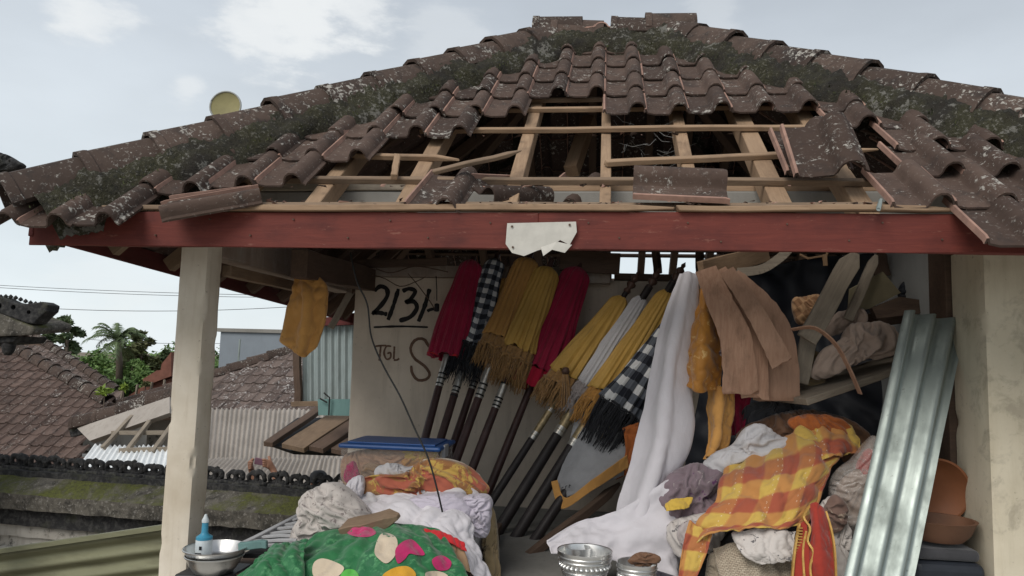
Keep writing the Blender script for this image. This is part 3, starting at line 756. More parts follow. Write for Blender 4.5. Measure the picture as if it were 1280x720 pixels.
# mortar bedding under hips and ridge
def bedding(a, b, n1, n2, wide=.28, seed=0, top=.062):
    d = b-a; ax = d.normalized(); NU = int(d.length/.016); mb = MB(); vs = []; rowsn = 31
    s1 = n1.cross(ax).normalized(); s2 = n2.cross(ax).normalized()
    if s1.z > 0: s1 = -s1
    if s2.z > 0: s2 = -s2
    for i in range(NU+1):
        t = i/NU; c = a+d*t
        for k in range(rowsn):
            q = k/(rowsn-1)*2-1; s, nn = (s1, n1) if q < 0 else (s2, n2); q = abs(q)
            w = wide*(1+.30*noise.noise(V((t*d.length*5, k*.15, seed))))
            h = top*(1-q**1.7)*(1.0)+.075*(1-q**6)-.06*q**4
            p = c+s*(q*w)+nn*h; g = V((p.x, p.y, p.z+seed))
            p += nn*(.026*fbm(g*9, 4)+.016*noise.noise(g*45)+.009*noise.noise(g*90)); vs.append(p)
    fs = [(i*rowsn+k, i*rowsn+k+1, (i+1)*rowsn+k+1, (i+1)*rowsn+k) for i in range(NU) for k in range(rowsn-1)]
    mb.add(vs, fs); mb.build('mortar_bed', M_MOSS, pav, smooth=True)
NF, NL_, NR_, NB = V((0, -SS, CS)), V((-SS, 0, CS)), V((SS, 0, CS)), V((0, SS, CS))
bedding(HA+(HB-HA)*.012, HB, NF, NL_, seed=1); bedding(HC, HD, NF, NR_, seed=5); bedding(BL, HB, NB, NL_, seed=8); bedding(BR, HD, NB, NR_, seed=12)
bedding(HB, HD, NF, NB, .28, 20, .07)
# moss tufts on the bedding: tiny upright blades, joined
mb = MB(); rm = random.Random(5)
for a, b, nn, cnt in ((HA, HB, NF, 700), (HC, HD, NF, 700), (HB, HD, NF, 180)):
    d = b-a; ax = d.normalized(); s = nn.cross(ax).normalized(); s = -s if s.z > 0 else s
    for _ in range(cnt):
        t = rm.random(); 
        if noise.noise(V((t*7, a.x, 2))) < -.12: continue
        p = a+d*t+s*rm.uniform(.10, .24)+nn*(.09-.03*rm.random()); r = rm.uniform(.004, .009); q = V((rm.uniform(-1, 1), rm.uniform(-1, 1), rm.uniform(0, 1))).normalized()*r
        u = q.cross(nn).normalized()*r*.7
        mb.add([p-u, p+u, p+q+nn*r*1.2], [(0, 1, 2)])
def make_mossleaf():
    t = NT('moss_tuft'); t.col(t.mix(t.rng(t.noise(5, 5, .6, t.vec('Object')), .4, .6), (.03, .035, .016), (.06, .066, .024))); return t.m
o = mb.build('moss_tufts', make_mossleaf(), pav); o['kind'] = 'stuff'

# left, right and back slopes: courses of the same tile, joined
def slope_rows(name, corner, ex, ey, length, run_rows, inset, skip=None, mats=(M_TILE_DARK, M_CLAY), sag=None):
    ez = ex.cross(ey); R = Matrix((ex, ey, ez)).transposed(); mb = MB(); rr = random.Random(name)
    for k in range(run_rows):
        s0 = k*.315-.035; lim = max(0, inset*(s0+.16))
        for i in range(0, int(length/.2207)+1):
            if i*.2207 < lim-.03 or i*.2207+TW > length-lim+.03: continue
            if skip and skip(k, i): continue
            o = corner+ex*(i*.2207)+ey*s0+ez*.03
            T = Matrix.Translation(o) @ R.to_4x4() @ Matrix.Rotation(-.06+rr.uniform(-.01, .01), 4, 'X') @ Matrix.Rotation(rr.uniform(-.012, .012), 4, 'Z')
            vs = [T @ p for p in tv]
            if sag: vs = [sag(p) for p in vs]
            b = len(mb.v); mb.v += vs; mb.uv += [(0, 0)]*len(vs); mb.f += [tuple(b+q for q in f) for f in tf]; mb.mi += tmi
    o = mb.build(name, list(mats), pav, smooth=True, angle=42); o['kind'] = 'stuff'; return o
def sag(p):
    f = max(0, min(1, (p.y-YF)/(YB-YF))); g = max(0, 1-(p.z-ZE+.1)/1.4); return p-V((0, 0, .17*f*g))
slope_rows('side_tile_rows', V((XL, YB, ZE)), V((0, -1, 0)), V((CS, 0, SS)), YB-YF, 9, .79, skip=lambda k, i: k == 0 and i >= 18, sag=sag)
slope_rows('side_tile_rows', V((XR, YF, ZE)), V((0, 1, 0)), V((-CS, 0, SS)), YB-YF, 9, .79)
def back_skip(k, i):
    x = XR-i*.2207; return (k <= 2 and -.1 < x < 1.15) or (k == 4 and .74 < x < .95)
slope_rows('back_tile_rows', V((XR, YB, ZE)), V((-1, 0, 0)), V((0, -CS, SS)), XR-XL, 9, .79, back_skip)

# rafters of the front slope (their tops one batten below the tile plane)
def rafter(X0, X1, w, d, y0=3.015, y1=5.05, mat=M_WOOD):
    n = V((0, -SS, CS)); off = -(.028+d/2)
    timber('rafter', V((X0, y0, zf(y0)))+n*off, V((X1, y1, zf(y1)))+n*off, w, d, mat, pav, up=n)
for X, w in ((-2.15, .06), (-1.73, .06), (-1.30, .075), (-.885, .075), (-.41, .065), (.0, .05), (.385, .06), (.73, .085), (1.05, .08), (1.50, .07), (1.95, .07)):
    ytop = YR-.05
    if X < RXL: ytop = YF+(X-XL)/(RXL-XL)*(YR-YF)-.02
    if X > RXR: ytop = YF+(XR-X)/(XR-RXR)*(YR-YF)-.02
    rafter(X, X, w, .09, y1=ytop)
def batten(px0, px1, py0, py1, w=.032, h=.026, mat=M_WOOD, ragged=0, lift=0, label=None, Y0=None):
    n = V((0, -SS, CS)); pp = V((0, 3, zf(3)))+n*(-.013+lift)
    a, b = on_plane(px0, py0, pp, n), on_plane(px1, py1, pp, n)
    o = timber('batten', a, b, w, h, mat, pav, up=n, ragged=ragged, seg=8, bow=.006)
    if label: o['label'] = label
batten(240, 1135, 257, 258, h=.028, mat=M_WOOD_OLD); batten(232, 1128, 224, 228, h=.03, mat=M_WOOD_OLD)
batten(372, 572, 192, 199, ragged=.02, label='batten snapped to a splintered point'); batten(756, 1096, 204, 187, w=.036, ragged=.01); batten(525, 1036, 163, 160); batten(575, 1020, 137, 135)
for k in (5, 6, 7, 8):
    Y = 2.90+.25*k+.05; hx0, hx1 = hipx(Y, -1)+.1, hipx(Y, 1)-.1; n = V((0, -SS, CS))
    timber('batten', V((hx0, Y, zf(Y)))-n*.013, V((hx1, Y, zf(Y)))-n*.013, .03, .026, M_WOOD_OLD, pav, up=n)
timber('batten_stub', at(496, 196, 3.42), at(493, 222, 3.20), .03, .03, M_WOOD, pav)
# rafters of the back slope, ridge pole, hip rafters, king post, collar
for X in (-2.1, -1.6, -1.1, -.6, -.1, .33, .62, .92, 1.22, 1.7, 2.1):
    yt = YR+.05
    if X < RXL: yt = YB-(X-XL)/(RXL-XL)*(YB-YR)
    if X > RXR: yt = YB-(XR-X)/(XR-RXR)*(YB-YR)
    n = V((0, SS, CS)); f = lambda Y: V((X, Y, ZR-(Y-YR)*TS))+n*-.075
    timber('rafter', f(YB-.03), f(yt+.06), .06, .09, M_WOOD_DARK, pav, up=n)
for Yk in (6.98, 6.72, 6.45):
    n = V((0, SS, CS)); z = ZR-(Yk-YR)*TS
    timber('batten', V((-2.0, Yk, z))-n*.013, V((2.0, Yk, z))-n*.013, .03, .026, M_WOOD_DARK, pav, up=n)
for (a, b) in ((HA, HB), (HC, HD), (BL, HB), (BR, HD)): timber('hip_rafter', a+(b-a)*.06+V((0, 0, -.13)), b+V((0, 0, -.13)), .07, .11, M_WOOD_DARK, pav)
timber('ridge_pole', HB+V((0, 0, -.12)), HD+V((0, 0, -.12)), .06, .14, M_WOOD_DARK, pav)
timber('king_post', at(714, 214, 4.55), at(737, 150, 4.9), .085, .085, M_WOOD, pav)
for Y in (3.45, 3.95, 4.45, 4.95, 5.45, 5.95, 6.45, 6.85):    # rafters of the left slope, seen from below at the eave
    n = V((-SS, 0, CS)); xt = min(RXL, XL+min(Y-YF, YB-Y)/(YR-YF)*(RXL-XL)); sg = V((0, 0, -.17*(Y-YF)/(YB-YF)))
    timber('rafter', V((XL+.02, Y, ZE))+n*-.07+sg, V((xt, Y, ZE+(xt-XL)*TS))+n*-.07, .05, .08, M_WOOD_DARK if Y > 4 else M_WOOD_OLD, pav, up=n)
# fascia boards
FT = 2.212
timber('fascia_board', (XL-.01, 3.0, (2.056+FT)/2), (-.27, 3.0, (2.056+FT)/2), .026, FT-2.056, M_RED, pav, bow=.003, seg=10)
timber('fascia_board', (-.27, 2.997, (2.054+FT)/2), (XR+.01, 2.996, (2.056+FT)/2), .026, FT-2.056, M_RED, pav, bow=.003, seg=10)
mb = MB(); rn = random.Random(6)
for i in range(22):
    x = -2.3+i*.2+rn.uniform(-.05, .05); z_ = 2.10+.07*(i % 2)+rn.uniform(-.01, .01); mb.tube([V((x, 2.992, z_)), V((x, 2.9795, z_-.001))], .0038, 6)
mb.build('nail_heads', M_WOOD_DARK, pav)['kind'] = 'stuff'
timber('eave_lath', (-1.72, 2.99, FT+.015), (.28, 2.99, FT+.015), .05, .026, M_WOOD, pav, seg=10, ragged=.01)
timber('eave_lath', (.285, 2.985, FT+.013), (1.36, 2.985, FT+.013), .05, .022, M_WOOD, pav, seg=8, ragged=.012)
timber('eave_lath', (-2.5, 3.0, FT+.013), (-1.73, 3.0, FT+.013), .04, .02, M_WOOD_OLD, pav)
timber('fascia_board', (XL, 2.985, 2.145), (XL+.01, YB, 1.985), .026, .10, M_RED_DARK, pav, seg=10)
timber('fascia_board', (XR, 2.985, 2.135), (XR, YB, 2.1), .026, .13, M_RED_DARK, pav, seg=10)
timber('fascia_board', (XL, YB, 1.975), (-1.0, YB, 2.02), .026, .12, M_RED_DARK, pav, seg=6)
mb = MB(); mb.prism([at(634, 279, 2.966), at(720, 277, 2.966), at(721, 290, 2.966), at(712, 306, 2.966), at(700, 300, 2.966), at(690, 308, 2.966), at(672, 313, 2.966), at(655, 320, 2.966), at(640, 316, 2.966), at(632, 305, 2.966)], (0, .004, 0))
sheet = tag(mb.build('torn_sheet', M_PAPER), 'torn off white tin sheet nailed to the red fascia board', 'sheet')
mb = MB(); mb.prism([at(676, 309, 2.962), at(696, 302, 2.958), at(715, 306, 2.964), at(706, 316, 2.955), at(690, 312, 2.95), at(679, 320, 2.945)], (0, .003, 0)); mb.build('curled_flap', M_PAPER, sheet)
mb = MB()
for p in ((640, 283), (712, 281), (641, 309)): mb.tube([at(*p, 2.966), at(*p, 2.960)], .005, 6)
mb.build('nail_heads', M_WOOD_DARK, sheet)['kind'] = 'stuff'

# pillars, beams, walls, floor
PX0, PX1, PY0 = -2.145, -1.995, 3.5
def pillar(x0, x1, y0, y1, mat):
    NR, NS = 90, 7; vs = []; mb = MB(); cx, cy, hx, hy = (x0+x1)/2, (y0+y1)/2, (x1-x0)/2, (y1-y0)/2
    for j in range(NR+1):
        z = .01+2.16*j/NR
        for k in range(4*NS):
            e, f = divmod(k, NS); t = f/NS*2-1; ux, uy = ((t, -1), (1, t), (-t, 1), (-1, -t))[e]
            corner = max(0, 1-(1-min(abs(ux), abs(uy)))*3.2); p = V((cx+hx*ux, cy+hy*uy, z))
            chip = .006*corner+.030*corner*max(0, noise.noise(V((p.x*9, p.y*9, z*7)))-.22)*1.6; w = .0022*noise.noise(V((p.x*14, p.y*14, z*9)))
            d = V((ux*hx, uy*hy, 0)).normalized(); vs.append(p-d*(chip+w))
    n = 4*NS; mb.add(vs, [(j*n+k, j*n+(k+1) % n, (j+1)*n+(k+1) % n, (j+1)*n+k) for j in range(NR) for k in range(n)]+[tuple(range(n)), tuple(NR*n+k for k in range(n))])
    return mb.build('pillar', mat, pav, smooth=True, angle=50)
pillar(PX0, PX1, PY0, PY0+.15, M_PILLAR); pillar(1.68, 1.865, 3.5, 3.82, M_PILLAR_R)
pillar(-1.96, -1.81, 5.84, 5.99, M_PILLAR); 
mb = MB(); mb.box((-.14, 3.585, 2.295), (4.0, .17, .25)); mb.build('ring_beam', M_CONC, pav, bevel=.01)
timber('wall_plate', (-2.1, 3.53, 2.445), (-.9, 3.53, 2.445), .08, .05, M_WOOD_GREY, pav); timber('wall_plate', (-.3, 3.56, 2.448), (1.7, 3.56, 2.448), .09, .055, M_WOOD, pav)
mb = MB(); mb.box((-2.07, 4.68, 2.21), (.14, 2.05, .22)); mb.build('side_beam', M_BEAM_PLASTER, pav, bevel=.008)
timber('side_plank', at(374, 330, 4.05), at(462, 350, 5.6), .10, .17, M_WOOD_DARK, pav); timber('brace', at(413, 410, 5.25), at(438, 366, 5.3), .045, .05, M_WOOD_GREY, pav)
timber('side_plate', at(283, 338, 3.72), at(374, 360, 4.7), .05, .06, M_WOOD_OLD, pav)
BW = 5.7
bwz = lambda px, py: at(px, py, BW)
def wallbox(name, x0, x1, y0, y1, z0, z1, mat, bevel=.006):
    mb = MB(); mb.box(((x0+x1)/2, (y0+y1)/2, (z0+z1)/2), (x1-x0, y1-y0, z1-z0)); return mb.build(name, mat, pav, bevel=bevel)
back_wall = wallbox('back_wall', -1.975, 1.66, BW, BW+.13, 0.02, 2.235, M_WALL)
wallbox('wall_capping', -1.99, .06, BW-.03, BW+.14, 2.238, 2.33, M_BEAM_PLASTER)
wallbox('side_wall', 1.70, 1.83, 4.02, 5.69, 0.02, 2.42, M_WALL_GREY)
mb = MB(); mb.box((1.745, 3.925, 1.22), (.17, .19, 2.40)); mb.build('door_post', M_WOOD_DARK, pav, bevel=.005)
timber('top_rail', (.08, 5.72, 2.262), (1.66, 5.72, 2.262), .09, .05, M_WOOD_DARK, pav)
for px in (757, 822, 876): timber('rail_stud', at(px, 342, 5.72), at(px-3, 300, 5.74), .05, .05, M_WOOD_DARK, pav)
wallbox('upper_block', -.16, .05, 5.6, 5.72, 2.20, 2.52, M_BEAM_PLASTER)
timber('tie_beam', (-1.95, 5.3, 2.45), (1.7, 5.3, 2.45), .09, .10, M_WOOD_DARK, pav)
wallbox('floor_slab', -1.74, 2.1, 3.34, 5.69, -.015, .5, M_FLOOR, bevel=.01)
# brushed writing on the back wall: flat paint 3 mm proud
def stroke(name, pts, w, mat, Y=BW-.003):
    mb = MB(); P = [crom([V((x, y, 0)) for x, y in pts], i/24) for i in range(25)]; vs = []
    for i, p in enumerate(P):
        d = (P[min(i+1, 24)]-P[max(i-1, 0)]).normalized(); n = V((-d.y, d.x, 0)); ww = w*(.8+.3*noise.noise(V((i*.3, pts[0][0], 0))))*(.6 if i in (0, 24) else 1)
        vs += [at(p.x+n.x*ww/2, p.y+n.y*ww/2, Y), at(p.x-n.x*ww/2, p.y-n.y*ww/2, Y)]
    fs = [(2*i, 2*i+1, 2*i+3, 2*i+2) for i in range(24)]; mb.add(vs, fs); mb.add([p+V((0, .002, 0)) for p in vs], [tuple(reversed(f)) for f in fs]); return mb.build(name, mat, pav)
stroke('painted_digit', [(468, 364), (475, 358), (483, 361), (484, 370), (476, 382), (465, 393)], 6.6, M_STROKE)
stroke('painted_digit', [(465, 391), (474, 391), (484, 393)], 6.6, M_STROKE); stroke('painted_slash', [(498, 361), (492, 381), (485, 400)], 6.3, M_STROKE)
stroke('painted_digit', [(503, 364), (511, 361), (519, 364), (513, 374), (506, 378)], 6.3, M_STROKE); stroke('painted_digit', [(507, 378), (517, 377), (521, 385), (513, 396), (499, 401)], 6.9, M_STROKE)
stroke('painted_slash', [(537, 361), (531, 382), (523, 402)], 6.3, M_STROKE); stroke('painted_mark', [(534, 389), (538, 387), (544, 386)], 4.8, M_STROKE)
stroke('painted_underline', [(467, 409), (500, 408), (535, 409)], 3.2, M_STROKE)
stroke('painted_letter', [(469, 433), (476, 432), (483, 432)], 2.9, M_STROKE_BR); stroke('painted_letter', [(476, 432), (475, 442), (474, 451)], 2.9, M_STROKE_BR)
stroke('painted_letter', [(489, 433), (483, 433), (480, 441), (483, 449), (488, 447), (488, 441), (484, 442)], 2.9, M_STROKE_BR); stroke('painted_letter', [(493, 433), (492, 449)], 2.9, M_STROKE_BR)
stroke('painted_letter', [(492, 450), (496, 450), (499, 448)], 2.9, M_STROKE_BR)
stroke('painted_letter', [(536, 434), (530, 424), (519, 425), (513, 436), (518, 448), (530, 457), (537, 467), (533, 474), (522, 475), (515, 466), (514, 457)], 4.5, M_STROKE_BR)
# ragged grey boarding behind the wall top seen between wall and roof
for (a, b, w) in (((432, 331), (560, 327), .06), ((700, 325), (775, 330), .16)):
    timber('noggin', at(*a, 5.55), at(*b, 5.55), .05, w, M_WOOD_DARK, pav)
# ------------------------------------------------------------------ loose tiles lying on the stripped roof
def loose_tile(label, M, pieces=1):
    o = link('loose_roof_tile', TILE_ME.copy() if pieces > 1 else TILE_ME, None, M); tag(o, label, 'roof tile', 'loose tiles on the stripped roof'); return o
def onroof(px, py, h=.0):
    n = V((0, -SS, CS)); return on_plane(px, py, V((0, 3, zf(3)))+n*h, n)
def roofM(px, py, h, rz=0, rx=0, ry=0):
    return Matrix.Translation(onroof(px, py, h)) @ fm.to_4x4() @ Matrix.Rotation(rz, 4, 'Z') @ Matrix.Rotation(rx, 4, 'X') @ Matrix.Rotation(ry, 4, 'Y')
R_ = radians
loose_tile('loose tile lying near the red fascia below the broken batten', roofM(504, 258, .02, R_(-5), R_(-3), R_(3)))
loose_tile('soot streaked tile propped crooked over the middle battens', roofM(578, 222, .03, R_(-40), R_(-20), R_(14)))
loose_tile('loose tile slipped between rafters behind the lowest battens', roofM(668, 252, -.20, R_(-18), R_(-4), R_(4)))
loose_tile('lichen blotched tile turned sideways above the fascia', roofM(912, 256, .02, R_(88), R_(2), R_(-4)))
loose_tile('outer tile of two tilted upright against the right rafters', roofM(992, 222, .07, R_(2), R_(16), R_(-6)) @ Matrix.Diagonal((1.2, .86, 1.1, 1)))
loose_tile('inner tile of two tilted upright against the right rafters', roofM(981, 219, .035, R_(4), R_(12), R_(-4)) @ Matrix.Diagonal((1.15, .86, 1.1, 1)))
loose_tile('narrow tile skewed on top of the lower left corner', roofM(202, 257, .055, R_(-62), R_(-1), R_(4)) @ Matrix.Diagonal((.6, 1.05, .9, 1)))
loose_tile('skewed tile wedged under another at the lower left corner', roofM(212, 248, .04, R_(-64), R_(-3), R_(2)) @ Matrix.Diagonal((.6, .9, .6, 1)))
n_ = V((0, -SS, CS))
o = timber('broken_stick', onroof(544, 215, .09), onroof(652, 189, .10), .03, .02, M_WOOD_OLD, None, up=n_, ragged=.02, seg=6); tag(o, 'broken brown stick lying across the crooked soot streaked tile', 'stick')
o = timber('broken_stick', onroof(970, 172, .045), onroof(1000, 219, .05), .012, .02, M_CLAY, None, up=n_, seg=3); tag(o, 'clay coloured sliver leaning at the left of the two tilted tiles', 'tile shard')
mb = MB(); mb.tube([onroof(1098, 257, .03), onroof(1098, 262, .05), onroof(1101, 250, .06)], .008, 6); tag(mb.build('bent_nail', M_ZINC), 'bent grey nail standing on the eave lath at the right', 'nail')
# dusty threads of cobweb between rafters
mb = MB(); rw = random.Random(4)
for _ in range(34):
    x, y = rw.uniform(775, 850), rw.uniform(150, 205); p = at(x, y, 3.95+rw.uniform(-.1, .15)); q = at(x+rw.uniform(-40, 40), y+rw.uniform(-18, 12), 4.0+rw.uniform(-.1, .2))
    mid = (p+q)/2+V((0, 0, -.02)); mb.tube([p, mid, q], .0006, 3)
o = mb.build('cobweb', M_WEB); tag(o, kind='stuff')
# chips of broken tile and mortar crumbs left on the laths
mb = MB(); rb = random.Random(9); n = V((0, -SS, CS))
for _ in range(150):
    Yk = rb.choice((2.975, 3.0, 2.985, 3.17, 3.67, 3.05)); X = rb.uniform(-1.6, 1.25); p = V((X, Yk+rb.uniform(-.01, .01), zf(Yk)+.012 if Yk > 3.02 else FT+.034)); r = rb.uniform(.003, .011) if rb.random() < .85 else .018
    q = [p+V((rb.uniform(-1, 1)*r*1.6, rb.uniform(-1, 1)*r, rb.uniform(-.3, .8)*r)) for _k in range(5)]; mb.add(q, [(0, 1, 2), (0, 2, 3), (0, 3, 1), (1, 2, 4), (2, 3, 4), (3, 1, 4)], mi=rb.choice((0, 0, 1)))
tag(mb.build('tile_rubble', [M_TILE, M_CLAY]), kind='stuff')
# satellite dish behind the left hip
dc = at(283, 134, 6.2); dn = (EYEP+V((-2.6, -.5, 2.6))-dc).normalized(); dx = dn.cross(V((0, 0, 1))).normalized(); dy = dx.cross(dn)
DM = Matrix.Translation(dc) @ Matrix((dx, dy, dn)).transposed().to_4x4() @ Matrix.Rotation(.3, 4, 'Z')
dish = thing('satellite_dish', dc, 'round olive yellow dish showing above the left hip of the roof', 'satellite dish')
mb = MB(); rr_ = [(.001, 0), (.05, .003), (.10, .012), (.135, .024), (.14, .027), (.14, .018), (.10, .0), (.05, -.008), (.001, -.01)]; mb.lathe(rr_, DM, 32, close=False); mb.build('reflector', M_DISH, dish, smooth=True, angle=40)
mb = MB(); mb.tube([DM @ V((.14*cos(a*pi/16), .14*sin(a*pi/16), .024)) for a in range(33)], .008, 6); mb.build('rim', M_DISH_RIM, dish, smooth=True)
mb = MB(); mb.tube([DM @ V((0, 0, -.01)), DM @ V((0, -.05, -.12)), V((dc.x, dc.y, -1.3))], .02, 8); mb.build('mast', M_ZINC_OLD, dish)
# ------------------------------------------------------------------ ceremonial umbrellas leaning on the back wall
def axis_M(p, d):
    z = d.normalized(); x = z.cross(V((0, 1, 0))).normalized(); y = z.cross(x); return Matrix.Translation(p) @ Matrix((x, y, z)).transposed().to_4x4()
def umbrella(label, base, top, c_top, c_bot, f_bot, w_top, w_bot, mcloth, mfringe, mpole=None, rp=.022, finial=False, bands=(), seed=1, npl=15, uvs=(8, 10), fr_out=1.08, flat=.6, group='folded ceremonial umbrellas leaning on the back wall', skirt=None):
    """base/top: pole ends; c_top, c_bot, f_bot: fractions along the pole of canopy top, hem and fringe end"""
    B, T = at(*base), at(*top); d = T-B; L = d.length; M = axis_M(B, d); rnd = random.Random(seed)
    u = thing('ceremonial_umbrella', B, label, 'umbrella', group)
    mb = MB(); mb.tube([B+d*t for t in (0, .25, .5, .75, 1)], [rp*1.15, rp*1.1, rp*.95, rp*.85, rp*.8], 12); mb.build('pole', mpole or M_POLE, u, smooth=True, angle=50)
    for (t0, t1, m, k) in bands:
        mb = MB(); mb.tube([B+d*t0, B+d*t1], rp*k, 12); mb.build('silver_band' if m is M_SILVER else 'gilt_sleeve', m, u, smooth=True, angle=50)
    # canopy: pleated cone hanging round the pole, denser pleats to the hem, open below
    NU, NV = 150, 30; vs = []; uv = []
    for s in (0, 1):
        for j in range(NV+1):
            v = j/NV; z = (c_top+(c_bot-c_top)*v)*L; r = w_top+(w_bot-w_top)*v**.8
            if v < .08: r *= (v/.08)**.6*.85+.15
            for i in range(NU):
                a = 2*pi*i/NU
                pl = sin(npl*a+1.4*noise.noise(V((cos(a), sin(a), v*1.3+seed))))*.13*(.35+.65*v)+.07*sin(2.4*npl*a+seed)*v
                big = .26*noise.noise(V((cos(a)*1.2, sin(a)*1.2, v*2+seed*3)))+.10*v*noise.noise(V((cos(a)*3.5, sin(a)*3.5, v*3+seed*5)))
                q = r*(1+pl+big)-.004*s
                vs.append(M @ V((q*cos(a), q*sin(a)*flat, z+.035*noise.noise(V((cos(a)*2.5, sin(a)*2.5, seed)))*v**3))); uv.append((i/NU*uvs[0], v*uvs[1]))
    N = NU*(NV+1); fs = []
    for j in range(NV):
        for i in range(NU):
            a, b = j*NU+i, j*NU+(i+1) % NU; fs += [(a, b, b+NU, a+NU), (N+a, N+a+NU, N+b+NU, N+b)]
    fs += [(NV*NU+i, NV*NU+(i+1) % NU, N+NV*NU+(i+1) % NU, N+NV*NU+i) for i in range(NU)]
    mb = MB(); mb.add(vs, fs, uv); mb.build('canopy', mcloth, u, smooth=True)
    if not skirt and mfringe is not F_FRINGE_BK: skirt = (c_bot-.04, mfringe)
    net = skirt is not None and skirt[1] is mfringe
    if skirt:
        mb = MB(); R2 = []; 
        for j in range(13):
            v = j/12; z = (c_bot+(skirt[0]-c_bot)*v)*L
            for i in range(72):
                a = 2*pi*i/72; q = w_bot*(.95+.05*v)*(1+.16*sin(npl*a+seed)+.08*noise.noise(V((cos(a)*2, sin(a)*2, v+seed))))
                R2.append(M @ V((q*cos(a), q*sin(a)*flat, z+.02*noise.noise(V((cos(a)*3, sin(a)*3, seed)))*v)))
        mb.add(R2, [(j*72+i, j*72+(i+1) % 72, j*72+72+(i+1) % 72, j*72+72+i) for j in range(12) for i in range(72)]); mb.build('fringe_net' if net else 'valance', skirt[1], u, smooth=True)
        c_bot = skirt[0]
        if net: f_bot = c_bot-(c_bot-f_bot)*.72
    # fringe: separate hanging strands
    if f_bot < c_bot:
        mb = MB(); NS = 250
        for i in range(NS):
            a = 2*pi*i/NS+rnd.uniform(-.03, .03); q0 = w_bot*(1.0+.14*sin(npl*a)); q1 = q0*fr_out*(1+rnd.uniform(-.26, .03)); l = (c_bot-f_bot)*rnd.uniform(.55, 1.12)
            p0 = M @ V((q0*cos(a), q0*sin(a)*flat, c_bot*L+.012)); p2 = M @ V((q1*cos(a), q1*sin(a)*flat, (c_bot-l)*L)); p1 = (p0+p2)/2+V((rnd.uniform(-.016, .016), rnd.uniform(-.012, .012), 0)); p2 += V((rnd.uniform(-.02, .02), 0, 0))
            p2 += V((0, 0, -.02)); t = rnd.uniform(.0022, .0048); mb.tube([p0, p1, p2], [t*1.1, t, t*.7], 4, cap=False)
        o = mb.build('fringe', mfringe, u, smooth=True); o['kind'] = 'stuff'
        mb = MB(); ring = []
        for i in range(49):
            a = 2*pi*i/48; q = w_bot*(1.03+.12*sin(npl*a)); ring.append(M @ V((q*cos(a), q*sin(a)*flat, c_bot*L+.01*sin(7*a))))
        mb.tube(ring, .009, 6, cap=False); mb.build('hem_cord', mfringe, u, smooth=True)
    if finial:
        mb = MB(); z0 = L*.985
        mb.lathe([(.001, z0), (.02, z0), (.028, z0+.02), (.014, z0+.045), (.034, z0+.07), (.034, z0+.085), (.014, z0+.10), (.026, z0+.12), (.03, z0+.14), (.012, z0+.16), (.017, z0+.18), (.006, z0+.20), (.001, z0+.21)], M, 16, close=False); mb.build('finial', M_FINIAL, u, smooth=True)
    return u
def sb(*t): # silver bands in pairs near a fraction
    return [(a, a+.013, M_SILVER, 1.12) for a in t]
G1 = [(.58, .66, M_SILVER, 1.02)]+[(q, q+.008, M_BLACK, 1.10) for q in (.585, .60, .615, .66)]
def poleb(t0, t1, m=M_SILVER): return [(t0, t1, m, 1.04)]+[(t0+(t1-t0)*q, t0+(t1-t0)*q+.006, M_BLACK, 1.12) for q in (.06, .22, .36, .95)]
umbrella('leftmost crimson folded umbrella, nearest the brushed date on the wall', (520, 590, 5.0), (592, 322, 5.55), .99, .50, .50, .085, .135, F_MAROON, F_RED, rp=.026, bands=poleb(.37, .52), seed=1, flat=.7, skirt=(.42+.08, F_RED2))
umbrella('folded black and white checked umbrella with shaggy black fringe, beside the leftmost crimson one', (535, 600, 4.95), (622, 318, 5.6), .98, .56, .42, .08, .10, F_POLENG, F_FRINGE_BK, rp=.026, bands=poleb(.33, .45), seed=2, uvs=(7, 9), fr_out=1.25)
umbrella('slim ochre folded umbrella squeezed behind the black and white checked one', (548, 612, 5.0), (640, 335, 5.62), .95, .62, .50, .06, .085, F_OCHRE, F_FRINGE, rp=.026, bands=poleb(.42, .55), seed=3)
umbrella('ochre folded umbrella with long brown fringe, hanging left of the pale gold one', (552, 625, 4.9), (664, 316, 5.5), .98, .62, .48, .08, .12, F_OCHRE, F_FRINGE, rp=.028, bands=poleb(.38, .52), seed=4)
umbrella('pale gold folded umbrella with fringe, touching the second crimson umbrella', (574, 628, 4.9), (690, 325, 5.45), .97, .60, .42, .085, .115, F_GOLD, F_FRINGE, rp=.026, bands=poleb(.36, .46), seed=5, fr_out=1.15)
umbrella('second crimson folded umbrella from the left, with pleated scarlet hem', (600, 640, 5.0), (728, 325, 5.55), .97, .53, .46, .10, .15, F_MAROON, F_FRINGE, rp=.026, seed=6, skirt=(.44+.02, F_RED))
umbrella('wide yellow gold folded umbrella with the leftmost turned finial', (588, 668, 4.8), (785, 362, 5.4), .97, .60, .46, .06, .145, F_GOLD, F_FRINGE, M_POLE2, rp=.024, finial=True, bands=[(.36, .58, M_BRASS, 1.04)]+sb(.36, .375, .47, .575), seed=7)
umbrella('folded white silk umbrella with grey fringe between two gold ones', (606, 690, 4.75), (812, 358, 5.36), .96, .59, .47, .05, .085, F_WHITE2, F_FRINGE_GR, M_POLE2, rp=.034, finial=True, bands=[(.42, .52, M_BRASS, 1.01)]+sb(.41, .425), seed=8)
umbrella('narrow gold folded umbrella with orange fringe right of the white silk one', (618, 715, 4.7), (842, 352, 5.3), .97, .58, .45, .055, .105, F_GOLD, F_FRINGE_OR, M_POLE2, rp=.034, finial=True, bands=[(.40, .57, M_BRASS, 1.01)]+sb(.40, .41, .49, .50), seed=9)
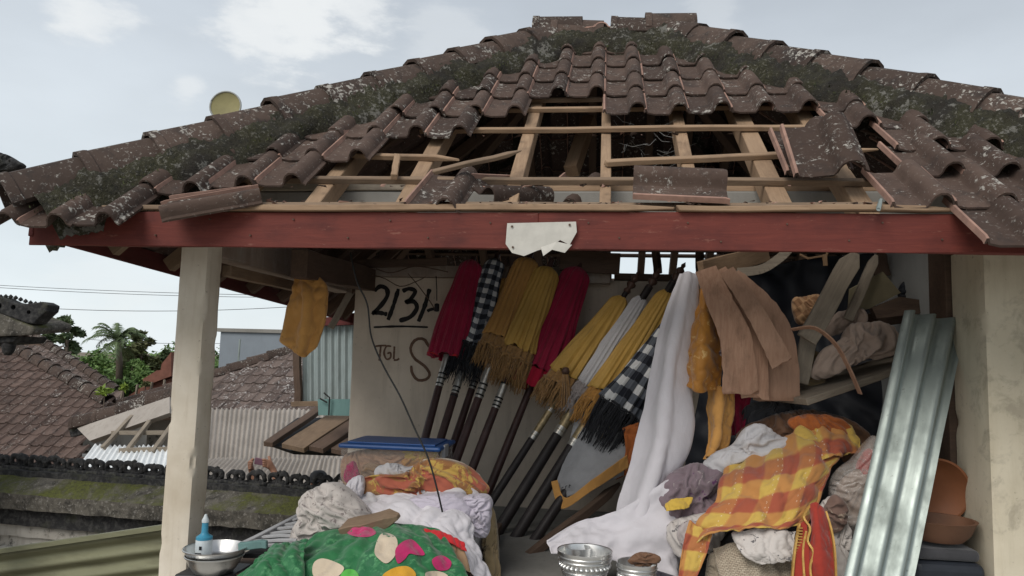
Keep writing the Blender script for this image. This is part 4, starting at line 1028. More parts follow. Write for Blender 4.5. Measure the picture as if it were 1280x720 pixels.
umbrella('large folded black and white checked umbrella with black fringe beside the long white cloth', (632, 730, 4.65), (868, 372, 5.15), .94, .58, .46, .07, .14, F_POLENG, F_FRINGE_BK, M_POLE2, rp=.030, bands=[(.40, .52, M_BRASS, 1.01)]+sb(.40, .412, .49, .502), seed=10, uvs=(6, 6), fr_out=.9)
# tassels of beads and a keyed string hanging between the canopies
for (px, py, lab, m) in ((707, 468, 'brown beaded tassel hanging right of the second crimson umbrella', F_FRINGE), (795, 520, 'loose orange tassel hanging under the checked umbrella beside the white cloth', F_FRINGE_OR)):
    p = at(px, py, 5.05); t = thing('tassel', p, lab, 'tassel'); mb = MB(); rt_ = random.Random(px)
    mb.lathe([(.001, .05), (.02, .045), (.028, .02), (.02, 0), (.001, -.002)], Matrix.Translation(p), 12, close=False); mb.build('knot', M_FINIAL, t, smooth=True)
    mb = MB()
    for i in range(60):
        a = rt_.uniform(0, 2*pi); r = rt_.uniform(.005, .04); mb.tube([p+V((.018*cos(a), .018*sin(a), 0)), p+V((r*cos(a), r*sin(a), -.10)), p+V((r*1.2*cos(a), r*1.2*sin(a), -.19-.04*rt_.random()))], .004, 4, cap=False)
    mb.build('strands', m, t, smooth=True)
mb = MB(); mb.tube([at(545, 345, 5.45), at(546, 362, 5.42), at(546, 376, 5.42)], .004, 5); k = mb.build('hanging_string', M_CABLE); tag(k, 'thin string with a dark plug dangling before the brushed date', 'string')
mb = MB(); mb.lathe([(.001, .03), (.018, .025), (.02, -.03), (.001, -.035)], Matrix.Translation(at(546, 384, 5.42)), 10, close=False); mb.build('plug', M_BLACK, k, smooth=True)
for i, pts in enumerate((((444, 339), (478, 347), (500, 358), (520, 352), (532, 346)), ((510, 342), (522, 356), (537, 376), (543, 386)), ((470, 336), (490, 341), (520, 333), (560, 340)))):
    mb = MB(); mb.tube([crom([at(a, b, 5.5) for a, b in pts], q/14) for q in range(15)], .004, 5); tag(mb.build('dark_twig', M_WOOD_DARK), ('sagging dark wire looping above the brushed date', 'short dark wire slanting across the date towards the crimson cloth', 'long dark wire strung along the wall top')[i], 'wire')

# ------------------------------------------------------------------ hanging cloths
cloth('hanging_cloth', [[(371, 334, 4.30), (380, 340, 4.26), (392, 343, 4.30)], [(366, 365, 4.26), (382, 370, 4.20), (409, 360, 4.28)], [(356, 404, 4.24), (380, 412, 4.17), (407, 398, 4.24)], [(350, 426, 4.22), (368, 440, 4.16), (383, 446, 4.18), (397, 430, 4.22)]], F_ORANGE, 'orange cloth hanging from the side beam near the left pillar', 'cloth', pleat=.012, npl=2.5, amp=.010, cs=7, seed=3)
cloth('long_white_cloth', [[(852, 343, 4.15), (862, 340, 4.10), (873, 345, 4.15)], [(830, 400, 4.12), (852, 395, 4.02), (872, 398, 4.12)], [(815, 470, 4.10), (838, 470, 3.98), (866, 468, 4.1)], [(795, 560, 4.05), (830, 560, 3.9), (866, 545, 4.05)], [(774, 640, 4.0), (805, 645, 3.85), (836, 600, 4.0)], [(770, 690, 3.92), (800, 690, 3.78), (838, 655, 3.92)]], F_WHITE, 'long white cloth hanging from the beam down to the silver buckets', 'cloth', pleat=.022, npl=2.3, amp=.012, cs=4, stretch=(1, 1, .35), seed=5, nv=90, wr=(1.03, 1.0), band=.010, cr=.0012)
cloth('white_cloth_end', [[(683, 676, 3.68), (690, 690, 3.62)], [(722, 652, 3.82), (728, 690, 3.66)], [(770, 640, 3.86), (768, 700, 3.70)], [(835, 600, 3.86), (838, 718, 3.74)], [(856, 600, 3.9), (850, 735, 3.86)]], F_WHITE, 'white cloth end flung out flat over the left silver bucket', 'cloth', pleat=.012, npl=1.8, amp=.014, cs=4, seed=8, wr=(1.04, 1.01), band=.012, cr=.0015)
cloth('lilac_white_cloth', [[(800, 648, 3.95), (858, 600, 4.0)], [(790, 690, 3.85), (850, 660, 3.86)], [(786, 735, 3.84), (842, 735, 3.82)]], F_LAV, 'bluish white cloth bunched behind the right silver bucket', 'cloth', pleat=.02, npl=3, amp=.02, cs=5, seed=9)
cloth('orange_gold_brocade', [[(873, 362, 4.18), (882, 358, 4.14), (893, 366, 4.18)], [(863, 400, 4.1), (878, 405, 3.99), (897, 400, 4.1)], [(855, 455, 4.08), (876, 455, 3.94), (900, 450, 4.08)], [(854, 478, 4.08), (872, 490, 3.97), (898, 486, 4.08)]], F_BROCADE, 'shiny orange brocade hanging between white cloth and brown strips', 'cloth', pleat=.006, npl=2, amp=.014, cs=7, seed=4)
cloth('grey_lace_cloth', [[(886, 372, 4.12), (904, 372, 4.1)], [(892, 420, 4.1), (912, 420, 4.08)], [(890, 462, 4.1), (914, 462, 4.08)]], F_LACE, 'grey lace cloth peeping out behind the brown wood strips', 'cloth', pleat=.008, npl=2, seed=6)
cloth('orange_drape', [[(884, 480, 4.12), (903, 484, 4.05), (918, 486, 4.12)], [(883, 520, 4.1), (900, 522, 4.02), (915, 510, 4.1)], [(882, 552, 4.08), (897, 552, 4.0), (911, 540, 4.08)], [(878, 574, 4.06), (889, 570, 4.0), (906, 562, 4.06)]], F_ORANGE, 'amber orange drape hanging below the shiny orange brocade', 'cloth', pleat=.02, npl=1.6, amp=.008, seed=7)
cloth('maroon_drape', [[(908, 490, 4.3), (940, 490, 4.3)], [(910, 520, 4.25), (934, 515, 4.25)], [(914, 545, 4.2), (930, 540, 4.2)]], F_MAROON, 'maroon cloth hanging in shade right of the amber orange drape', 'cloth', pleat=.012, npl=2, seed=11)
cloth('grey_banner', [[(720, 520, 5.05), (752, 500, 4.98), (780, 500, 5.05)], [(706, 570, 4.9), (745, 565, 4.82), (783, 550, 4.9)], [(695, 604, 4.82), (738, 592, 4.72), (780, 577, 4.8)], [(699, 625, 4.8), (738, 610, 4.70), (780, 594, 4.78)]], F_DARKGREY if False else fab('grey_banner_cloth', (.33, .33, .34), .25), 'grey banner with orange border hanging beside umbrella poles', 'banner', pleat=.008, npl=2, amp=.008, cs=5, seed=13, wr=None)
ban = [o for o in COL.objects if o.name == 'grey_banner'][0]
cloth('orange_border', [[(689, 602, 4.80), (697, 600, 4.79)], [(702, 636, 4.76), (708, 622, 4.75)], [(742, 612, 4.68), (742, 598, 4.67)], [(786, 584, 4.75), (784, 568, 4.74)]], F_ORANGE, parent=ban, nu=8, nv=50, amp=.003, wr=None)
def lettering(name, words, y0):
    mb = MB(); rr = random.Random(3)
    for i in range(6):
        x = 702+i*4.6; yb = y0-i*1.7; mb.tube([at(x, yb, 4.745), at(x+.6, yb-4, 4.745)], .002, 4); mb.tube([at(x, yb-4+rr.random()*2, 4.745), at(x+2.4, yb-3-rr.random()*2, 4.745)], .002, 4)
    return mb.build(name, M_STROKE, ban)
lettering('faint_lettering', '', 613)
cloth('rust_cloth_strip', [[(778, 535, 4.85), (798, 528, 4.85)], [(782, 565, 4.82), (797, 560, 4.82)], [(770, 600, 4.78), (786, 592, 4.78)]], F_PLAIDBACK, 'rust orange cloth edge showing between grey banner and white cloth', 'cloth', seed=14)
# strips of peeled wood skin hung over the beam end
def strip(label, pts, w, m=M_BARK, thick=.006, seed=1, name='wood_strip'):
    P = [crom([at(*p) for p in pts], i/26) for i in range(27)]; mb = MB(); vs = []; rr = random.Random(seed)
    for s in (0, 1):
        for i, p in enumerate(P):
            t = (P[min(i+1, 26)]-P[max(i-1, 0)]).normalized(); side = t.cross(V((0, -1, 0))).normalized(); ww = w if not callable(w) else w(i/26)
            for q in range(5):
                u = q/4-.5; cup = (.25-u*u)*.10*ww*2; vs.append(p+(t*rr.uniform(-.02, .012) if i == 26 and s == 0 else V())+side*u*ww*(1+.10*noise.noise(V((i*.7, q*9, seed))))+V((0, -cup+thick*s+.010*noise.noise(V((i*.23, u, seed))), 0)))
    N = 27*5; fs = []
    for i in range(26):
        for q in range(4): a = i*5+q; fs += [(a, a+1, a+6, a+5), (N+a, N+a+5, N+a+6, N+a+1)]
        fs += [(i*5, i*5+5, N+i*5+5, N+i*5), (i*5+4, N+i*5+4, N+i*5+9, i*5+9)]
    for q in range(4): fs += [(q, N+q, N+q+1, q+1), (26*5+q, 26*5+q+1, N+26*5+q+1, N+26*5+q)]
    mb.add(vs, fs); o = mb.build(name, m, smooth=True, angle=50)
    return tag(o, label, 'wood strip', 'strips of peeled wood hanging over the beam')
k = 4.0/924
strip('broad wood strip, leftmost of the hanging brown strips', [(882, 336, 4.0), (900, 378, 3.94), (920, 425, 3.92), (926, 492, 3.93)], lambda t: (26+16*t)*k, seed=1)
strip('second hanging brown strip, ending square above the white bundle', [(897, 338, 4.02), (925, 385, 3.97), (942, 430, 3.95), (944, 497, 3.95)], lambda t: (22+10*t)*k, seed=2)
strip('third hanging brown strip, crossing in front of its neighbours', [(908, 338, 3.98), (938, 380, 3.90), (963, 425, 3.87), (978, 455, 3.88)], lambda t: (18+8*t)*k, seed=3)
strip('widest brown strip at the right, reaching lowest of the bunch', [(915, 345, 4.06), (955, 385, 4.02), (974, 430, 4.0), (976, 501, 4.0)], lambda t: (22+24*t)*k, seed=4)
strip('narrow brown strip tucked behind the widest one', [(905, 345, 4.1), (935, 400, 4.08), (958, 450, 4.06), (958, 500, 4.06)], lambda t: (24+8*t)*k, seed=5)
o = timber('plank', at(876, 338, 4.1), at(958, 316, 4.5), .04, .10, M_WOOD, None); tag(o, 'short brown plank carrying the hanging strips below the fascia', 'plank')
mb = MB(); P = [crom([at(*q) for q in ((915, 341, 4.3), (950, 337, 4.3), (975, 322, 4.3), (990, 306, 4.3))], i/16) for i in range(17)]
for i in range(16): mb.bar(P[i], P[i+1], .03, .05)
tag(mb.build('curved_slat', M_WOOD_GREY), 'thin curved pale slat sweeping up right of the hanging strips', 'slat')
mb = MB(); mb.tube([at(1000, 318, 3.9), at(1010, 323, 3.88), at(1028, 320, 3.9), at(1030, 330, 3.9), at(1034, 316, 3.9)], .006, 6); mb.tube([at(1031, 318, 3.9), at(1032, 332, 3.9)], .012, 6); tag(mb.build('rope_end', M_CARDBOARD), 'short rope end knotted under the fascia right of the strips', 'rope')

# dark sheeting at the back right
cloth('black_sheeting', [[(884, 352, 5.2), (960, 332, 5.15), (1040, 320, 5.0), (1110, 318, 4.9)], [(880, 450, 5.2), (960, 450, 5.1), (1040, 450, 5.0), (1130, 450, 4.8)], [(860, 560, 5.2), (960, 560, 5.0), (1040, 560, 4.9), (1150, 560, 4.7)], [(840, 690, 5.2), (960, 690, 4.9), (1040, 690, 4.8), (1160, 690, 4.6)]], M_SHEETING, 'black sheet hung across the back right corner', 'tarpaulin', pleat=.02, npl=4, amp=.05, cs=2, seed=2)

# ------------------------------------------------------------------ shelf corner at the right
def plank(label, a, b, w, h, m=M_WOOD_GREY, up=(0, 0, 1), ragged=.006): return tag(timber('plank', at(*a), at(*b), w, h, m, None, up=up, ragged=ragged, seg=8, bow=.004), label, 'plank')
plank('grey weathered plank leaning diagonally up to the fascia', (1008, 425, 4.0), (1070, 316, 4.05), .105, .035, up=(0, 1, 0))
plank('lower grey plank standing behind the curved tan strap', (1000, 480, 4.06), (1014, 408, 4.12), .085, .03, up=(0, 1, 0))
plank('thin grey batten leaning right of the diagonal plank', (1060, 400, 4.15), (1096, 318, 4.2), .05, .03, up=(0, 1, 0))
shelf = plank('sloping grey shelf board under the crumpled tan sheet', (985, 500, 4.05), (1160, 440, 4.35), .34, .035)
plank('dark round shelf pole running behind the corrugated sheet top', (1078, 402, 4.4), (1190, 386, 4.3), .06, .08, M_WOOD_DARK)
mb = MB(); mb.prism([at(1060, 392, 4.25), at(1062, 362, 4.25), at(1104, 340, 4.28), at(1126, 366, 4.3), at(1086, 386, 4.26)], (0, .012, .004)); tag(mb.build('card_sheet', plain('olive_card', (.22, .19, .12), .85)), 'folded olive grey card sheet wedged on the shelf', 'card')
mb = MB(); mb.prism([at(1090, 385, 4.2), at(1125, 371, 4.22), at(1160, 376, 4.24), at(1150, 392, 4.22), at(1096, 398, 4.2)], (0, .05, .0)); tag(mb.build('card_box', M_WOOD_DARK), 'dark flattened carton beneath the olive card sheet', 'carton')
heap('woven_basket', [(990, 376), (1004, 370), (1030, 370), (1034, 396), (1018, 404), (996, 404)], 4.25, .05, .10, F_BASKET, 'small orange brown woven basket behind the diagonal plank', 'basket', amp=.002, cs=9, seed=3)
heap('crumpled_sheet', [(1014, 468), (1026, 440), (1048, 428), (1060, 408), (1088, 402), (1112, 408), (1124, 424), (1118, 438), (1092, 446), (1070, 454), (1044, 466), (1026, 474)], 4.1, .10, .10, F_TAN, 'crumpled tan sheet heaped on the sloping shelf board', 'sheet', amp=.042, cs=8, seed=5)
heap('crumpled_sheet', [(1030, 408), (1046, 392), (1070, 384), (1082, 392), (1078, 408), (1058, 414), (1036, 420)], 4.22, .05, .08, F_TAN, 'smaller folded tan sheet behind the big crumpled one', 'sheet', amp=.022, cs=9, seed=8)
mb = MB(); P = [crom([at(*q) for q in ((990, 412, 3.95), (1018, 410, 3.9), (1044, 430, 3.88), (1062, 462, 3.88), (1075, 492, 3.9))], i/20) for i in range(21)]
for i in range(20): mb.bar(P[i], P[i+1]+(P[i+1]-P[i])*.05, .006, .036, up=(0, -1, .3))
tag(mb.build('tan_strap', M_BARK), 'tan strap curving down in front of the grey planks', 'strap')

# ------------------------------------------------------------------ corrugated sheet leaning on the right pillar
def corrugated(name, c00, c10, c01, c11, nw, amp, mat, label=None, cat='corrugated sheet', parent=None, thick=.0015, nl=10, per=16, flat=False, group=None):
    """c00-c10 lower edge, c01-c11 upper edge; nw waves across"""
    c00, c10, c01, c11 = map(V, (c00, c10, c01, c11)); nrm = (c10-c00).cross(c01-c00).normalized(); NU = nw*per; vs = []
    for s in (0, 1):
        for j in range(nl+1):
            for i in range(NU+1):
                u, v = i/NU, j/nl; p = (c00*(1-u)+c10*u)*(1-v)+(c01*(1-u)+c11*u)*v; w = sin(2*pi*nw*u)
                if flat: w = max(-.75, min(.75, w*1.6))
                vs.append(p+nrm*(amp*w-thick*s+.004*noise.noise(p*3)))
    W = NU+1; N = W*(nl+1); fs = []
    for j in range(nl):
        for i in range(NU): a = j*W+i; fs += [(a, a+1, a+W+1, a+W), (N+a, N+a+W, N+a+W+1, N+a+1)]
    for i in range(NU): fs += [(i, N+i, N+i+1, i+1), (nl*W+i, nl*W+i+1, N+nl*W+i+1, N+nl*W+i)]
    for j in range(nl): a = j*W; b = a+NU; fs += [(a, a+W, N+a+W, N+a), (b, N+b, N+b+W, b+W)]
    mb = MB(); mb.add(vs, fs); o = mb.build(name, mat, parent, smooth=True, angle=60)
    if label: tag(o, label, cat, group)
    return o
corrugated('corrugated_sheet', at(1052, 735, 3.22), at(1140, 735, 3.36), at(1131, 388, 3.72), at(1208, 402, 3.84), 3, .025, M_ZINC, 'shiny corrugated zinc sheet leaning against the right pillar')

# ------------------------------------------------------------------ pile on the right
heap('dark_support_heap', [(840, 760), (850, 640), (900, 575), (960, 545), (1050, 560), (1070, 640), (1070, 760)], 4.2, .25, .35, F_DARKGREY, 'dark cloth mass buried under the right hand pile', 'cloth', amp=.03, cs=4, seed=2)
heap('brown_satin_cloth', [(920, 548), (950, 525), (1000, 512), (1050, 520), (1084, 545), (1080, 575), (1030, 585), (960, 580)], 4.15, .12, .16, F_BROWN, 'brown satin cloth at the back top of the right pile', 'cloth', amp=.03, cs=5, stretch=(.6, 1, 1.4), seed=3)
heap('white_bundle', [(879, 580), (893, 566), (915, 556), (930, 536), (948, 530), (968, 540), (987, 552), (984, 572), (966, 584), (938, 586), (908, 588), (888, 592)], 3.95, .11, .10, F_WHITE2, 'crumpled white bundle on top of the right hand pile', 'cloth bundle', amp=.030, cs=6, stretch=(.7, 1, 1.2), seed=4)
heap('purple_batik_cloth', [(822, 622), (830, 600), (848, 586), (872, 578), (898, 586), (906, 604), (892, 622), (900, 640), (870, 650), (842, 655), (826, 642)], 3.92, .12, .12, F_PURPLE, 'crumpled purple and grey batik left of the plaid cloth', 'cloth', amp=.040, cs=8, seed=5)
cloth('yellow_cloth_corner', [[(832, 630, 3.80), (842, 624, 3.78), (866, 622, 3.80)], [(832, 638, 3.76), (850, 636, 3.74), (862, 634, 3.76)]], F_YELLOW, 'small yellow cloth corner poking out of the purple batik', 'cloth', seed=3, amp=.01, nu=20, nv=14)
heap('leaf_print_cloth', [(831, 665), (842, 650), (866, 644), (892, 640), (905, 655), (898, 680), (880, 692), (862, 698), (844, 690)], 3.80, .12, .12, F_FLORAL, 'grey leaf printed cloth bulging below the purple batik', 'cloth', amp=.018, cs=5, seed=6)
cloth('plaid_cloth', [[(908, 580, 3.90), (960, 560, 3.90), (1010, 535, 4.0), (1066, 545, 4.05)], [(900, 605, 3.72), (960, 588, 3.66), (1015, 572, 3.72), (1058, 562, 3.86)], [(893, 632, 3.62), (950, 622, 3.54), (1000, 612, 3.58), (1038, 590, 3.72)], [(872, 655, 3.56), (935, 652, 3.47), (985, 650, 3.5), (1022, 630, 3.60)], [(858, 690, 3.52), (905, 662, 3.44), (960, 662, 3.44), (1010, 655, 3.52)]], F_PLAID, 'yellow and orange plaid cloth spread over the right pile', 'cloth', pleat=.010, npl=1.6, amp=.014, cs=4.5, uvs=(4.0, 3.2), seed=4, nu=70, nv=70, wr=(1.05, 1.01), band=.014)
cloth('plaid_cloth_tail', [[(862, 650, 3.54), (890, 668, 3.50)], [(853, 685, 3.50), (884, 690, 3.47)], [(846, 730, 3.46), (868, 730, 3.44)]], F_PLAID, 'narrow tail of yellow orange plaid running out of the frame', 'cloth', pleat=.008, npl=1.5, amp=.01, uvs=(.9, 2), seed=6)
cloth('plaid_cloth_fold', [[(985, 548, 3.94), (1020, 525, 3.98), (1060, 532, 4.02)], [(990, 565, 3.84), (1030, 552, 3.84), (1078, 560, 3.9)], [(1000, 582, 3.74), (1036, 572, 3.74), (1062, 570, 3.84)]], F_PLAID, 'upper fold of orange plaid lying over the brown satin', 'cloth', pleat=.012, npl=2, amp=.02, uvs=(1.5, 1.2), seed=9)
cloth('woven_mat', [[(890, 685, 3.56), (930, 678, 3.52), (975, 690, 3.55), (1020, 690, 3.62)], [(905, 735, 3.44), (945, 735, 3.42), (985, 735, 3.45), (1025, 735, 3.5)]], F_MAT, 'pale woven mat lying under the plaid cloth', 'mat', amp=.008, cs=3, uvs=(1.6, .9), seed=3)
cloth('leaf_print_fold', [[(915, 668, 3.50), (955, 660, 3.47), (995, 664, 3.50)], [(925, 688, 3.44), (958, 690, 3.40), (994, 684, 3.45)], [(950, 706, 3.42), (970, 704, 3.40), (992, 700, 3.43)]], F_FLORAL, 'flat grey leaf printed cloth over the woven mat', 'cloth', amp=.016, cs=7, seed=12)
heap('grey_sheet_fold', [(1020, 640), (1040, 620), (1056, 640), (1062, 690), (1058, 740), (1030, 740), (1022, 690)], 3.62, .06, .08, F_FLORAL, 'folded grey printed cloth beside the red vest', 'cloth', amp=.02, cs=7, seed=14)
heap('dark_batik_cloth', [(1028, 640), (1042, 618), (1056, 630), (1058, 652), (1044, 664), (1032, 660)], 3.58, .05, .06, F_BATIK, 'dark batik cloth crumpled behind the red vest', 'cloth', amp=.02, cs=9, seed=15)
heap('wicker_side', [(884, 700), (896, 690), (912, 700), (915, 740), (885, 740)], 3.56, .03, .08, F_MAT, 'side of a wicker basket behind the plaid tail', 'basket', amp=.004, seed=15)
vest = cloth('vest', [[(1012, 632, 3.46), (1020, 628, 3.43), (1032, 640, 3.46)], [(1014, 660, 3.42), (1024, 662, 3.38), (1038, 664, 3.42)], [(1012, 690, 3.38), (1026, 692, 3.34), (1042, 690, 3.38)], [(1014, 735, 3.34), (1028, 735, 3.32), (1044, 735, 3.34)]], M_VEST_RED, 'red velvet vest with gold braid edges at the pile front', 'vest', amp=.008, seed=2, wr=(1.02, 1.0))
cloth('left_panel', [[(1000, 655, 3.43), (1008, 648, 3.42)], [(994, 690, 3.39), (1012, 690, 3.37)], [(990, 735, 3.36), (1012, 735, 3.33)]], M_VEST_RED, parent=vest, amp=.005, seed=3, nu=14, nv=24, wr=None)
for pts in (((1012, 632, 3.455), (1004, 646, 3.42), (1012, 660, 3.40), (1009, 676, 3.38), (1016, 690, 3.36), (1012, 710, 3.35), (1016, 735, 3.32)), ((1032, 640, 3.45), (1039, 664, 3.41), (1043, 690, 3.37), (1045, 735, 3.33)), ((999, 655, 3.425), (993, 690, 3.385), (989, 735, 3.355)), ((1007, 664, 3.405), (1003, 690, 3.38), (1006, 735, 3.33))):
    P = [crom([at(*q) for q in pts], i/24) for i in range(25)]; mb = MB()
    for i in range(24): mb.bar(P[i], P[i+1]+(P[i+1]-P[i])*.08, .008, .022, up=(0, -1, .2))
    mb.build('gold_braid', M_VEST_GOLD, vest)
mb = MB()
for i in range(22):
    for s in (0,): p = at(1000-.35*i*.4, 660+i*3.6, 3.40-.002*i); mb.box(p, (.022, .006, .005))
mb.build('zigzag_trim', M_VEST_GOLD, vest)
bag = heap('plastic_bag', [(1036, 610), (1046, 588), (1066, 572), (1082, 552), (1092, 545), (1094, 575), (1090, 620), (1076, 660), (1060, 668), (1042, 650)], 3.72, .12, .10, M_BAG, 'clear plastic bag stuffed with cloth behind the zinc sheet', 'bag', amp=.018, cs=7, seed=4)
heap('bag_filling', [(1044, 614), (1056, 596), (1076, 585), (1086, 600), (1078, 640), (1062, 656), (1048, 642)], 3.73, .07, .07, F_TAN, parent=bag, amp=.03, cs=7, seed=5)
heap('pink_filling', [(1070, 585), (1082, 562), (1090, 565), (1090, 590), (1078, 598)], 3.74, .06, .05, F_RED2, parent=bag, amp=.02, cs=7, seed=6)
# clay vessels and dark case behind the zinc sheet
tb = at(1165, 612, 3.75); M = Matrix.Translation(tb) @ Matrix.Rotation(radians(-72), 4, 'X') @ Matrix.Rotation(radians(12), 4, 'Y')
mb = MB(); mb.lathe([(.001, -.05), (.08, -.045), (.13, -.02), (.155, .02), (.16, .03), (.150, .03), (.12, -.008), (.07, -.03), (.001, -.035)], Matrix.Translation(tb) @ Matrix.Rotation(radians(100), 4, 'X'), 40, close=False); tag(mb.build('clay_dish', M_TERRA, smooth=True, angle=40), 'round terracotta dish standing on edge behind the zinc sheet', 'dish')
tb = at(1172, 668, 3.62); mb = MB(); mb.lathe([(.001, 0), (.10, 0), (.13, .03), (.155, .085), (.16, .09), (.145, .09), (.12, .04), (.09, .015), (.001, .012)], Matrix.Translation(tb+V((0, 0, -.02))), 40, close=False); tag(mb.build('clay_bowl', M_TERRA2, smooth=True, angle=40), 'wide brown clay bowl beneath the terracotta dish', 'bowl')
def softbox(name, c, size, m, label, cat, bev=.03, rz=0):
    mb = MB(); mb.box(c, size, Matrix.Rotation(rz, 3, 'Z')); o = mb.build(name, m, bevel=bev); o.modifiers['bevel'].segments = 4; return tag(o, label, cat)
c1 = at(1172, 684, 3.62); case = softbox('dark_case', (c1.x, c1.y+.02, c1.z-.22), (.30, .28, .36), M_SUITCASE, 'dark blue leatherette case at the bottom right', 'case', .035)
softbox('folded_dark_cloth', (c1.x, c1.y+.02, c1.z-.012), (.27, .24, .05), F_DARKGREY, 'folded charcoal cloth between clay bowl and dark case', 'cloth', .02)
# ------------------------------------------------------------------ silver offering bowls, front centre
def silver(label, px, py, Y, r, h, seed):
    c = at(px, py, Y); Mx = Matrix.Translation(c); b = thing('silver_bowl', c-V((0, 0, h)), label, 'silver bowl', 'silver bowls standing in front of the white cloth')
    mb = MB(); mb.lathe([(.001, -h), (r*.62, -h), (r*.66, -h*.9), (r*.80, -h*.55), (r*.93, -h*.2), (r, 0), (r*1.0, .006), (r*.95, .004), (r*.86, -h*.25), (r*.7, -h*.7), (.001, -h*.85)], Mx, 40, close=False); mb.build('bowl_wall', M_ALU, b, smooth=True, angle=45)
    for q, rr in ((-.10, .965), (-.22, .925), (-.52, .82), (-.62, .78)):
        mb = MB(); mb.tube([c+V((r*rr*1.012*cos(a*pi/20), r*rr*1.012*sin(a*pi/20), h*q)) for a in range(41)], .004, 5, cap=False); mb.build('raised_ring', M_ALU, b, smooth=True)
    mb = MB()
    for a in range(30):
        t = a*2*pi/30; rr = r*.885; mb.lathe([(.001, -.01), (.009, -.006), (.011, 0), (.009, .006), (.001, .01)], Matrix.Translation(c+V((rr*cos(t), rr*sin(t), -h*.37))), 7, close=False)
    o = mb.build('embossed_bosses', M_ALU, b, smooth=True); o['kind'] = 'stuff'
    return b
silver('larger embossed silver bowl half covered by the white cloth end', 731, 689, 3.55, .128, .16, 1); silver('smaller embossed silver bowl in front of the long white cloth', 796, 704, 3.5, .092, .15, 2)
mb = MB(); c = at(722, 678, 3.62); mb.lathe([(.001, 0), (.06, 0), (.062, .05), (.058, .05), (.056, .005), (.001, .004)], Matrix.Translation(c-V((0, 0, .07))), 28, close=False); tag(mb.build('silver_cup', M_ALU, smooth=True, angle=40), 'plain silver cup standing inside the larger silver bowl', 'cup')
heap('red_offering_scrap', [(785, 700), (800, 690), (822, 694), (824, 704), (800, 708)], 3.5, .02, .03, F_BROWN, 'dark red cloth scrap inside the smaller silver bowl', 'cloth scrap', amp=.01)
z = at(740, 725, 3.6).z-.12
mb = MB(); mb.box((at(760, 700, 3.6).x, 3.62, z-.18), (.6, .42, .05)); st = thing('low_stand', (at(760, 700, 3.6).x, 3.62, .5), 'low dark wooden stand carrying the silver bowls', 'stand'); mb.build('stand_top', M_WOOD_DARK, st, bevel=.005)
for sx in (-.26, .26):
    for sy in (-.17, .17):
        mb = MB(); x = at(760, 700, 3.6).x+sx; mb.box((x, 3.62+sy, (z-.205+.5)/2), (.05, .05, max(.02, z-.205-.5))); mb.build('leg', M_WOOD_DARK, st)
plank('dark slanting pole on the floor under the grey banner', (640, 712, 4.3), (775, 605, 4.85), .05, .05, M_WOOD_DARK)


heap('cloth_bag', [(1000, 470), (1012, 440), (1030, 446), (1034, 470), (1018, 486)], 4.2, .05, .08, F_KHAKI, 'small khaki cloth bag slumped behind the tan strap', 'bag', amp=.02, cs=9, seed=21)
heap('grey_rag', [(940, 540), (925, 522), (935, 506), (965, 500), (995, 506), (1005, 520), (985, 530)], 4.25, .08, .1, F_DARKGREY, 'charcoal rag at the back above the white bundle', 'rag', amp=.025, cs=7, seed=22)
heap('rust_cloth_heap', [(985, 528), (1005, 518), (1040, 520), (1062, 534), (1050, 552), (1010, 550)], 4.0, .07, .1, F_PLAIDBACK, 'rust brown cloth folded behind the orange plaid', 'cloth', amp=.022, cs=7, seed=23)
plank('rough board hanging end down under the fascia beside the black sheet', (1104, 345, 4.6), (1096, 316, 4.6), .09, .03, M_WOOD_DARK, up=(0, 1, 0))
heap('black_feather_bundle', [(1122, 368), (1130, 352), (1146, 360), (1148, 376), (1134, 382)], 4.45, .04, .05, M_SHEETING, 'small black crumpled bundle against the grey side wall', 'bundle', amp=.025, cs=14, seed=24)
heap('brown_print_cloth', [(846, 664), (858, 652), (884, 654), (892, 672), (872, 684), (852, 680)], 3.70, .05, .07, F_LACE, 'grey lace cloth crumpled under the purple batik', 'cloth', amp=.02, cs=8, seed=25)
# ------------------------------------------------------------------ table with the left pile
TZ = .60
tbl = thing('long_table', (-1.17, 3.95, .5), 'long low table under the left pile with worn teal edge', 'table')
mb = MB(); mb.box((-1.17, 3.98, TZ-.02), (1.14, 1.36, .035)); mb.build('table_top', M_WOOD_DARK, tbl, bevel=.004)
timber('edge_strip', at(299, 683, 3.34), at(334, 680, 3.36), .03, .035, M_TEAL, tbl)
for x in (-1.70, -.64):
    for y in (3.34, 4.6):
        mb = MB(); mb.box((x, y, .53), (.06, .06, .058)); mb.build('leg', M_WOOD_DARK, tbl)
# slatted rack
rack = thing('slatted_rack', at(345, 660, 3.7), 'black and white slatted rack lying beside the grey printed cloth', 'rack')
for i in range(8):
    a = (302+i*9.5, 682-i*5.0, 3.42+i*.09); b = (372, 680-i*5.4, 3.42+i*.09) if i < 6 else (380, 676-i*5.0, 3.42+i*.09)
    timber('slat', at(*a), at(*b), .028, .012, M_SLAT_W, rack, bevel=.001)
timber('rail', at(298, 684, 3.4), at(381, 641, 4.15), .03, .025, M_SLAT_W, rack)
mb = MB(); q = [at(304, 684, 3.42), at(374, 684, 3.42), at(388, 650, 4.1), at(376, 648, 4.1)]; mb.prism([p-V((0, 0, .03)) for p in q], (0, 0, -.02)); mb.build('tray', M_BLACK, rack)
